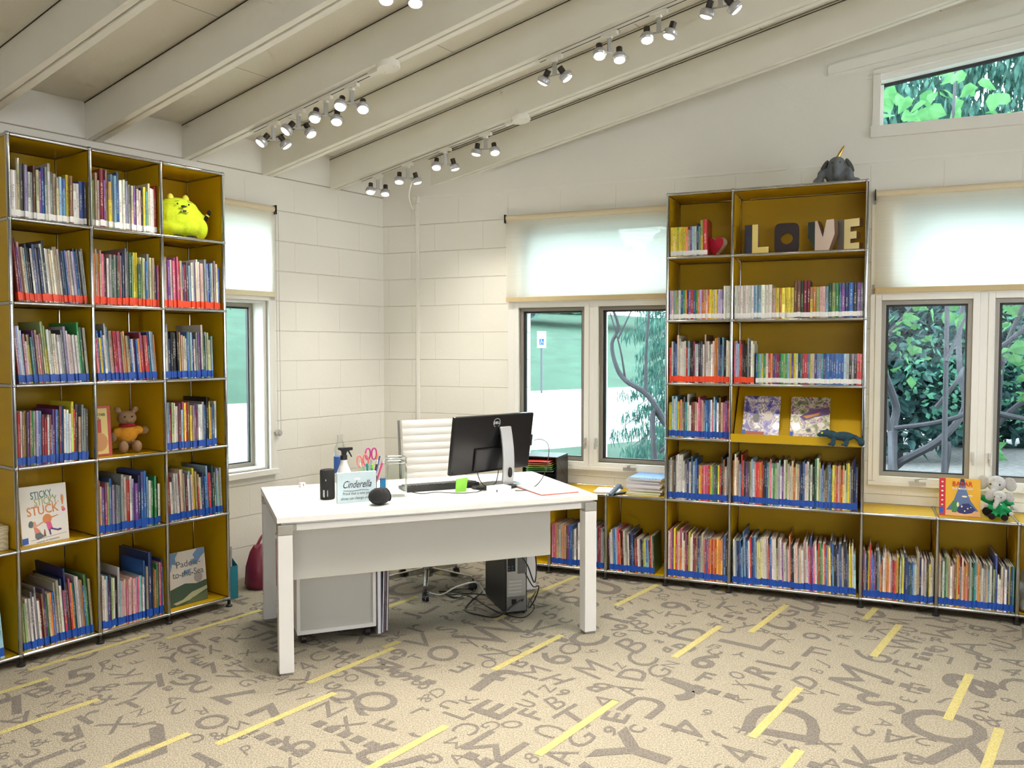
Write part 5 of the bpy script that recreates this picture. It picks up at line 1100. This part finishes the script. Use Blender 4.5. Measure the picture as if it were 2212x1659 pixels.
# conduit in the corner
r = thing('wall_conduit', 'white painted cable conduit running down the far corner wall', 'conduit', FR @ T(-1.192, WR, 0))
g = MB(); g.box(-.014, .014, -.016, 0, .02, 2.60); g.build('channel', white_paint, r, bevel=.003); g = MB(); g.box(-.028, .024, -.030, 0, 2.60, 2.655); g.build('junction_box', white_paint, r, bevel=.003)

# ================================================================== TRACK LIGHTING
def in_beam(k, s_, y, z): return beam_frame(beam_x[k]) @ Vector((s_, y, z))
def track(k, s0, s1, label, skip=()):
    F = beam_frame(beam_x[k]); r = thing('light_track', label, 'light track', F @ T(s0, 0, -.012), 'white light tracks on the rafters')
    g = MB(); L_ = s1 - s0
    g.box(0, L_, -.016, .016, -.018, 0); g.build('track_rail', track_white, r, bevel=.001)
    g = MB(); g.box(.02, L_ - .02, -.004, .004, -.0186, -.018); g.box(.02, L_ - .02, -.0168, -.016, -.010, -.007); g.build('track_slot', mat('slot_brown', (.10, .08, .06), .6), r)
    return r
track(3, .60, 1.56, 'white light track left of the nearer round ceiling canopy')
track(5, .25, 1.56, 'white light track left of the farther round ceiling canopy')
track(4, 2.16, 5.2, 'long white light track running off the top of the picture')
track(2, 2.2, 4.4, 'white light track on the rafter at the top centre')
track(1, 2.4, 5.2, 'added light track on a rafter out of the picture, upper left')  # this track and the next are added to carry fill spotlights
track(-1, 2.4, 5.2, 'added unseen light track on the rafter nearest the photographer')
for k, s_, lb in ((3, 1.667, 'nearer round white power canopy on the rafter'), (5, 1.642, 'farther round white power canopy on the rafter')):
    r = thing('track_canopy', lb, 'ceiling canopy', beam_frame(beam_x[k]) @ T(s_, 0, -.012), 'round power canopies')
    g = MB(); g.lathe([(.0, 0), (.060, 0), (.060, -.022), (.056, -.027), (0, -.027)], n=36); g.build('canopy', track_white, r, smooth=True)
    g = MB(); g.prism([(-.11, -.017), (-.062, -.017), (-.055, -.010), (-.055, .010), (-.062, .017), (-.11, .017)], -.020, -.001, 'z'); g.build('end_feed', track_white, r)
    g = MB(); [g.cyl((x, y, -.0272), (x, y, -.028), .002, n=8) for x, y in ((.035, .0), (-.035, .01))]; g.build('screw', ink_grey, r)
heat = mat('heat_sink_black', (.025, .018, .015), .5); headm = mat('lamp_silver', (.46, .46, .48), .35, .55); armm = mat('lamp_arm_grey', (.42, .42, .41), .4, .3)
def track_light(k, s_, label, yaw, tilts, drop=.10, back=False, off=.046, pw=1.0):
    base = in_beam(k, s_, 0, -.030)
    r = thing('track_light', label, 'track light', Matrix.Translation(base), 'twin spotlights on the ceiling tracks')
    ba = math.degrees(BAZ)
    g = MB(); g.box(-.045, .045, -.012, .012, -.016, .004, M=RZ(ba)); g.box(-.014, .014, -.010, .010, -.030, -.016, M=RZ(ba)); g.build('adapter', track_white, r, bevel=.002)
    g = MB(); R_ = RZ(yaw); g.box(-.011, .011, -.005, .005, -drop, -.028, M=R_); g.build('arm', armm, r, bevel=.003)
    g = MB(); g.cyl((-off, 0, -drop + .004), (off, 0, -drop + .004), .0045, n=8, M=R_); g.build('crossbar', armm, r, smooth=True)
    for j, sg in enumerate((-1, 1)):
        az, ti = tilts[j]; p = R_ @ Vector((sg * (off + .012), 0, -drop - .002))
        H = thing('lamp_head', None, None, Matrix.Translation(p) @ Matrix.Rotation(rad(az), 4, 'Z') @ Matrix.Rotation(rad(ti), 4, 'Y'))
        H.parent = r; H.matrix_basis = Matrix.Translation(p) @ Matrix.Rotation(rad(az), 4, 'Z') @ Matrix.Rotation(rad(ti), 4, 'Y')
        g = MB(); g.lathe([(.018, .010), (.030, .004), (.034, -.006), (.034, -.016), (.031, -.019), (.029, -.026), (.0265, -.026), (.026, -.016)], n=24); g.build('reflector_housing', headm, H, smooth=True)
        g = MB(); g.lathe([(0, .044), (.0155, .044), (.0155, .008), (0, .008)], n=16); g.build('heat_sink', heat, H, smooth=True)
        g = MB(); g.lathe([(.0262, -.0245), (.024, -.0295), (.014, -.033), (0, -.034)], n=20); g.build('lens', lens_m, H, smooth=True)
        ld = bpy.data.lights.new('bulb', 'SPOT'); ld.energy = SPOT_FILL_W if back else SPOT_W; ld.color = (1, .93, .81); ld.spot_size = rad(92 if back else 98); ld.spot_blend = .9; ld.energy *= pw; ld.shadow_soft_size = .024
        L_ = bpy.data.objects.new('bulb', ld); COL.objects.link(L_); L_.parent = H; L_.matrix_basis = T(0, 0, -.062)
    return r
tl = [
 (3, .79, 'twin spotlight closest to the left wall on the nearer track', 25, ((30, 40), (200, 35))),
 (3, 1.00, 'second twin spotlight from the wall on the nearer track', 30, ((30, 40), (160, 32))),
 (3, 1.215, 'third twin spotlight from the wall on the nearer track', 28, ((85, 28), (95, 26))),
 (3, 1.41, 'twin spotlight nearest the canopy on the nearer track', 26, ((80, 32), (100, 32))),
 (5, .43, 'twin spotlight closest to the corner on the farther track', 38, ((90, 20), (90, 16))),
 (5, .71, 'second twin spotlight from the corner on the farther track', 6, ((90, 14), (200, 16))),
 (5, 1.04, 'third twin spotlight from the corner on the farther track', 12, ((90, 22), (200, 16))),
 (5, 1.37, 'twin spotlight nearest the canopy on the farther track', -12, ((0, 10), (110, 22))),
 (4, 2.27, 'twin spotlight at the lower end of the long track', -32, ((-30, 30), (180, 35))),
 (4, 2.59, 'second twin spotlight from the lower end of the long track', 26, ((90, 22), (90, 16))),
 (4, 2.855, 'third twin spotlight from the lower end of the long track', -28, ((90, 16), (0, 18))),
 (4, 3.16, 'twin spotlight highest on the long track in the picture', -30, ((-40, 20), (180, 42))),
 (2, 2.31, 'twin spotlight cut by the top edge of the picture', 14, ((90, 16), (90, 14))),
]
for k, s_, lb, yaw, ti in tl: track_light(k, s_, lb, yaw, ti, pw=.45 if (s_ < .8 and k in (3, 5)) else (.7 if s_ < 1.1 else 1.0))
for i, (k, s_) in enumerate(((2, 2.9), (2, 3.6), (1, 2.8), (1, 3.6), (1, 4.4), (-1, 2.8), (-1, 3.6), (-1, 4.4), (4, 4.0), (4, 4.7))):  # unseen spotlights added to fill the room with light
    track_light(k, s_, 'added unseen twin spotlight above the photographer, ' + ordn(i + 1) + ' of those behind the camera', 20, ((-150, 12), (30, 20)), back=True)
cable('lamp_cable', 'white cable sagging from the farther track to the wall conduit', [tuple(in_beam(5, .72, .02, -.13)), tuple(in_beam(5, .60, .10, -.21)), tuple(in_beam(5, .48, .28, -.25)), tuple(FR @ Vector((-1.19, WR - .02, 2.655)))], .004, track_white, I4)

# ================================================================== OUTDOORS
def leafm(name, c, c2, tr=.35):
    m = bpy.data.materials.new(name); m.use_nodes = True; nt = m.node_tree; nt.nodes.clear(); o = N(nt, 'ShaderNodeOutputMaterial')
    tc = N(nt, 'ShaderNodeTexCoord').outputs['Object']; no = N(nt, 'ShaderNodeTexNoise', {0: tc}); no.inputs['Scale'].default_value = 7
    f = N(nt, 'ShaderNodeMapRange', [no.outputs[0], .35, .65, 0, 1]).outputs[0]; c_ = MIX(nt, f, C4(c), C4(c2))
    d = N(nt, 'ShaderNodeBsdfDiffuse', [c_]); t = N(nt, 'ShaderNodeBsdfTranslucent', [c_]); mx = N(nt, 'ShaderNodeMixShader', [tr, d.outputs[0], t.outputs[0]]); nt.links.new(mx.outputs[0], o.inputs[0]); return m
leaf_dark = leafm('leaf_dark', (.045, .10, .105), (.12, .22, .21)); leaf_mid = leafm('leaf_mid', (.05, .16, .11), (.12, .28, .18)); leaf_light = leafm('leaf_light', (.08, .21, .08), (.15, .33, .14), .5); spruce_m = leafm('spruce_needle', (.04, .11, .10), (.14, .27, .22)); leaf_pale = leafm('leaf_pale', (.22, .38, .34), (.34, .50, .44), .4)
bark = mat('bark', (.075, .07, .085), .9, noise=.3, nscale=25, bump=.5, bscale=60)
grassm = mat('grass', (.028, .068, .042), .95, noise=.5, nscale=1.3, bump=1.0, bscale=14)
lotm = mat('pale_pavement', (.62, .62, .62), .9, noise=.04, nscale=2)
mulch = mat('mulch', (.36, .33, .33), .95, noise=.6, nscale=14, bump=1.0, bscale=22)
def poly_ground(name, pts, m, z=0.0):
    g = MB(); g.prism([(p[0], p[1]) for p in pts], z - .3, z, 'z'); return struct(g.build(name, m))
near = [(-12, 7.0), (-8, 8.7), (-3.6, 10.7), (.65, 12.6), (2.6, 14.0), (6, 17.0)]
far_ = [(-22, 14), (-12, 19.6), (-7.5, 23), (2, 30.5), (9, 36), (16, 41)]
inn = [(-12, 2.8), (-5.2, 3.6), (-1.0, 7.2), (4.0, 5.2), (9, 3.0)]
poly_ground('lawn', [(-12, 3.0), (-5.6, 3.0), (-1.3, 7.1), (3.2, 5.3), (6.2, 10.5)] + [(6.2, 17.1)] + near[::-1][1:], grassm, -.02)
poly_ground('parking_lot', near + far_[::-1], lotm, -.03)
poly_ground('mulch_bed', [(1.2, 6.1), (9, 2.7), (16, 8), (13, 20), (6.2, 17.0), (4.2, 13.5), (2.0, 11.0), (1.3, 9.0)], mulch, .0)
g = MB()
for i in range(5):
    a, b = far_[i], far_[i + 1]; dx, dy = -5.5, 12
    for s0, s1, z0, z1 in ((0, .5, -.03, 1.9), (.5, 1, 1.9, 3.3), (1, 3, 3.3, 5.2)): g.quad((a[0] + dx * s0, a[1] + dy * s0, z0), (b[0] + dx * s0, b[1] + dy * s0, z0), (b[0] + dx * s1, b[1] + dy * s1, z1), (a[0] + dx * s1, a[1] + dy * s1, z1))
o = struct(g.build('hillside', grassm))
g = MB(); g.quad((-16, 33.2, 3.42), (8, 45, 3.42), (7, 47, 3.62), (-17, 35.2, 3.62)); struct(g.build('footpath', mat('path_pale', (.60, .52, .50), .9)))
rf = random.Random(3)
def leaf_cloud(g, c, r_, n, size, droop=0.0, asp=.5, shell=.55):
    for _ in range(n):
        while 1:
            p = Vector((rf.uniform(-1, 1), rf.uniform(-1, 1), rf.uniform(-1, 1)))
            if shell < p.length < 1: break
        q = Vector((c[0] + p.x * r_[0], c[1] + p.y * r_[1], c[2] + p.z * r_[2])); s_ = size * rf.uniform(.6, 1.3)
        if droop: d = Vector((rf.uniform(-.3, .3), rf.uniform(-.3, .3), -1)).normalized()
        else: d = Vector((rf.uniform(-1, 1), rf.uniform(-1, 1), rf.uniform(-1, .4))).normalized()
        w_ = d.cross(Vector((rf.uniform(-1, 1), rf.uniform(-1, 1), rf.uniform(-1, 1)))).normalized() * s_ * asp * .5; e = d * s_
        if size > .1 and not droop: cu = w_.cross(e).normalized() * s_ * .10; g.add([q, q + e * .12 + w_ * .85 + cu, q + e * .45 + w_ + cu, q + e, q + e * .45 - w_ + cu, q + e * .12 - w_ * .85 + cu], [(0, 1, 2, 3), (0, 3, 4, 5)])
        else: g.add([q, q + e * .45 + w_, q + e, q + e * .45 - w_], [(0, 1, 2, 3)])
def smooth_path(pts, sub=4):
    if len(pts) < 3: return pts
    P = [Vector(p) for p in pts]; out = []
    for i in range(len(P) - 1):
        a = P[max(i - 1, 0)]; b = P[i]; c = P[i + 1]; d = P[min(i + 2, len(P) - 1)]
        for k in range(sub):
            t = k / sub; out.append(.5 * ((2 * b) + (c - a) * t + (2 * a - 5 * b + 4 * c - d) * t * t + (3 * b - a - 3 * c + d) * t ** 3))
    return out + [P[-1]]
def tree(name, label, base, trunk, clouds, leaf, cat='tree', bpar=bark, group=None):
    r = thing(name, label, cat, T(*base), group)
    g = MB()
    for pts, rr, tp in trunk: g.tube(smooth_path(pts), rr * .85, n=7, taper=tp)
    g.build('trunk', bpar, r, smooth=True)
    g = MB()
    for c in clouds: leaf_cloud(g, *c)
    if g.v: g.build('foliage', leaf, r, fix=False)
    return r
# bare-limbed shrub seen through the right pane of the first window pair
tree('garden_tree', 'leaning bare branched tree seen through the window left of the bookcase', (1.40, 8.0, 0), [([(.02, 0, 0), (-.03, 0, .5), (-.04, 0, .9), (.07, .05, .78)], .035, .8), ([(.25, 0, .45), (.10, 0, .75), (-.09, 0, 1.05), (-.31, 0, 1.20), (-.40, 0, 1.34), (-.44, .02, 1.55), (-.38, 0, 1.72), (-.48, 0, 1.98)], .040, .35), ([(-.11, 0, 1.06), (-.11, .02, 1.4), (-.09, 0, 1.8), (-.04, 0, 2.3)], .022, .5), ([(-.31, 0, 1.2), (-.36, 0, 1.5), (-.46, 0, 1.85)], .014, .5), ([(-.38, 0, 1.60), (-.26, 0, 1.86)], .012, .6), ([(.02, 0, .5), (.20, -.02, .70), (.4, 0, 1.0)], .02, .6)], [], leaf_mid)
# spruce with drooping twigs
tr = []; cl = []
for i in range(84):
    z = .15 + i * .036; a = i * 2.4; L_ = (1.10 - z * .16) * rf.uniform(.8, 1.1); e = (L_ * math.cos(a), L_ * math.sin(a), z - .30 * L_); tr.append(([(0, 0, z), (L_ * .6 * math.cos(a), L_ * .6 * math.sin(a), z - .04), e], .012, .3))
    for t in (.4, .6, .8, 1.0): cl.append(((L_ * t * math.cos(a), L_ * t * math.sin(a), z - .28 * t * L_ - .04), (.17, .17, .08), 70, .13, 1.0, .12, .0))
tr.append(([(0, 0, 0), (0, 0, 3.4)], .06, .3))
tree('spruce_tree', 'blue-green spruce with drooping twigs outside the window left of the bookcase', (2.40, 10.6, 0), tr, cl, spruce_m)
tree('garden_tree', 'leafy tree branch at the top left of the window behind the monitor', (-1.3, 13.5, 0), [([(0, 0, 0), (.1, 0, 1.4), (.9, 0, 1.55), (1.5, 0, 1.95), (2.2, 0, 2.5)], .09, .35), ([(1.0, 0, 1.6), (1.6, 0, 2.3)], .03, .4)], [((1.6, 0, 2.5), (.65, .5, .45), 900, .10, 0, .6, .0), ((2.0, 0, 2.35), (.40, .4, .25), 400, .09, 0, .6, .0), ((.9, 0, 2.8), (1.1, .8, .7), 900, .12, 0, .6, .0)], leaf_dark)
# sign at the car park
r = thing('parking_sign', 'white accessible parking sign on a grey post, seen through the window', 'sign', T(.98, 27.6, 0))
g = MB(); g.cyl((0, 0, 0), (0, 0, 1.55), .035, n=8); g.build('post', mat('post_grey', (.06, .055, .07), .6), r)
g = MB(); g.box(-.15, .15, -.045, -.035, 1.50, 2.05); g.build('sign_plate', mat('sign_white', (.42, .48, .50), .7), r, bevel=.004)
g = MB(); g.box(-.075, .075, -.052, -.045, 1.60, 1.80); g.build('blue_panel', pm('sign_blue_panel', (.006, .05, .16)), r)
g = MB(); g.cyl((-.01, -.054, 1.775), (-.01, -.052, 1.775), .012, n=10); g.tube([(-.01, -.054, 1.76), (-.008, -.054, 1.70), (.03, -.054, 1.70), (.045, -.054, 1.655)], .008, n=5); g.tube([(.02 - .045 * math.cos(t) - .015, -.054, 1.665 + .04 * math.sin(t)) for t in [rad(-80 + 22 * i) for i in range(11)]], .006, n=5); g.build('wheelchair_symbol', mat('sign_white', (.42, .48, .50), .7), r)
# fence on the hill
r = thing('hill_fence', 'dark picket fence along the top of the green hill', 'fence', T(-6, 40, 0))
g = MB(); [g.cyl((i * .35, i * .17, 3.45), (i * .35, i * .17, 4.35), .03, n=5) for i in range(52)]; g.build('pickets', mat('fence_green', (.05, .12, .10), .6), r)
g = MB(); g.tube([(0, 0, 4.2), (18.2, 8.84, 4.2)], .03, n=5); g.tube([(0, 0, 3.65), (18.2, 8.84, 3.65)], .03, n=5); g.build('rail', mat('fence_green', (.05, .12, .10), .6), r)
for i, (x, y, s_) in enumerate(((-26, 37, 4), (-17, 43, 4.2), (-7, 49, 4.4), (3, 55, 4.6), (14, 60, 4.8), (-36, 30, 4.2))):
    tree('broadleaf_tree', ('round green tree on the hilltop, ' + ordn(i + 1) + ' of the row beyond the fence'), (x, y, 3.0), [([(0, 0, 0), (0, 0, 3)], .25, .6)], [((0, 0, 4.2), (s_, s_ * .8, s_ * .75), 2600, .75, 0, .8, .3)], leaf_mid, group='trees on the hilltop')
tree('broadleaf_tree', 'dark leafy tree outside the narrow left window', (-9.5, 22.5, .2), [([(0, 0, 0), (.2, 0, 2.2)], .16, .6)], [((0, 0, 3.6), (2.6, 2.2, 1.6), 2600, .35, 0, .8, .2)], leaf_mid)
tree('low_shrub', 'pale low shrub below the narrow left window', (-2.75, 6.9, 0), [([(0, 0, 0), (0, 0, .3)], .02, .6)], [((0, 0, .40), (.5, .4, .26), 500, .07, 0, .6, .1)], leaf_pale, 'shrub')
# thicket outside the right windows
def fr(x, y): q = FR @ Vector((x, y, 0)); return (q.x, q.y, 0)
tk = [([(3.51, .0), (3.50, .37), (3.56, .77), (3.58, .97), (3.42, 1.31), (3.44, 1.56), (3.62, 1.89), (3.75, 2.4)], .055, .45), ([(3.52, .1), (3.54, .39), (3.81, .68), (4.04, .97), (4.08, 1.31), (4.16, 1.7), (4.2, 2.3)], .05, .45), ([(3.55, .76), (3.78, .84), (3.95, .93), (4.06, 1.0)], .028, .8),
      ([(3.78, .98), (3.88, 1.22), (4.0, 1.30), (4.2, 1.32)], .026, .6), ([(3.42, 1.31), (3.36, 1.6), (3.40, 2.0)], .03, .5), ([(3.51, .72), (3.38, .55), (3.33, .40), (3.25, .1)], .03, .8), ([(3.85, .0), (3.86, .55), (3.85, .68)], .03, .9), ([(3.47, .75), (3.42, 1.1), (3.35, 1.25)], .022, .6),
      ([(4.30, .2), (4.42, .8), (4.60, 1.15), (4.75, 1.2)], .035, .6), ([(4.35, 1.45), (4.5, 1.75), (4.8, 2.2)], .03, .6), ([(4.42, .8), (4.40, 1.45), (4.5, 2.0)], .035, .6), ([(4.3, .95), (4.6, .86), (4.9, .8)], .03, .7)]
tree('garden_tree', 'tree with several twisting trunks outside the window right of the bookcase', (0, 0, 0), [([(p[0], 7.5 + .25 * math.sin(9 * p[0] + p[1]), p[1]) for p in pts], a, b) for pts, a, b in tk], [((3.85, 7.3, 1.95), (.8, .3, .38), 55, .12, 0, .8, .0), ((4.6, 7.2, 1.6), (.5, .4, .7), 120, .12, 0, .8, .0), ((4.1, 7.2, .62), (.12, .2, .22), 22, .11, 0, .8, .0), ((3.4, 7.6, 1.5), (.5, .3, .3), 50, .10, 0, .8, .0)], leaf_light)
tree('garden_tree', 'shrub with large pale heart shaped leaves outside the right windows', fr(2.55, 2.35), [([(0, 0, 0), (.05, .1, 1.2), (.1, .2, 2.6), (.15, .25, 3.8)], .03, .4), ([(.05, .1, 1.4), (.5, .2, 2.4), (.75, .3, 3.2)], .02, .4), ([(.05, .1, 2.0), (-.2, .2, 2.8), (-.25, .2, 3.25)], .015, .4)], [((.15, .4, 3.62), (.26, .3, .30), 20, .17, 0, .8, .0), ((.75, .4, 3.55), (.28, .3, .26), 18, .17, 0, .8, .0), ((-.25, .3, 3.50), (.20, .2, .16), 10, .15, 0, .8, .0), ((1.4, .5, 3.5), (.6, .4, .25), 20, .17, 0, .8, .0)], leaf_light)
for i, (x, y, rx, ry, rz, cz, n, s_, lf, lb) in enumerate(((2.4, 6.9, 1.9, 1.0, 2.1, 2.2, 12000, .15, leaf_dark, 'dark dense bush filling the view outside the right windows'), (5.4, 5.6, 1.8, 1.0, 2.0, 2.0, 11000, .15, leaf_dark, 'dark bush beyond the window at the right edge'), (3.2, 4.9, 1.0, .4, .7, 1.3, 700, .08, leaf_mid, 'mid green shrub between the twisting trunks'), (4.6, 3.9, .8, .4, .6, .9, 600, .09, leaf_pale, 'pale twiggy shrub low outside the right edge window'), (4.6, 9.6, 3.4, 1.0, 2.2, 2.1, 9000, .28, leaf_dark, 'big dark bush farther behind the twisting trunks'), (.2, 9.0, 1.0, .8, 1.1, 1.3, 3000, .18, leaf_dark, 'dark bush behind the tall right bookcase'))):
    b_ = fr(x, y); tree('garden_shrub', lb, b_, [([(0, 0, 0), (0, 0, cz)], .05, .5)], [((0, 0, cz), (rx, ry, rz), n, s_, 0, .6, .25)], lf, 'shrub', group='shrubs outside the right windows')
cl = []; tr = [([(0, 0, 0), (0, 0, 8.5)], .16, .3)]
for i in range(60):
    z = 1.4 + i * .11; a = i * 2.4; L_ = 3.0 * rf.uniform(.8, 1.1)
    for t in (.5, .75, 1.0): cl.append(((L_ * t * math.cos(a), L_ * t * math.sin(a), z - .25 * t), (.45, .45, .14), 120, .26, 1.0, .22, .0))
    tr.append(([(0, 0, z), (L_ * math.cos(a), L_ * math.sin(a), z - .2)], .02, .4))
cl.append(((-.3, -1.2, 5.2), (3.2, .9, 2.2), 9000, .20, 1.0, .30, .0))
tree('conifer_tree', 'tall conifer with hanging branches filling the high window', fr(3.3, 9.4), tr, cl, spruce_m)
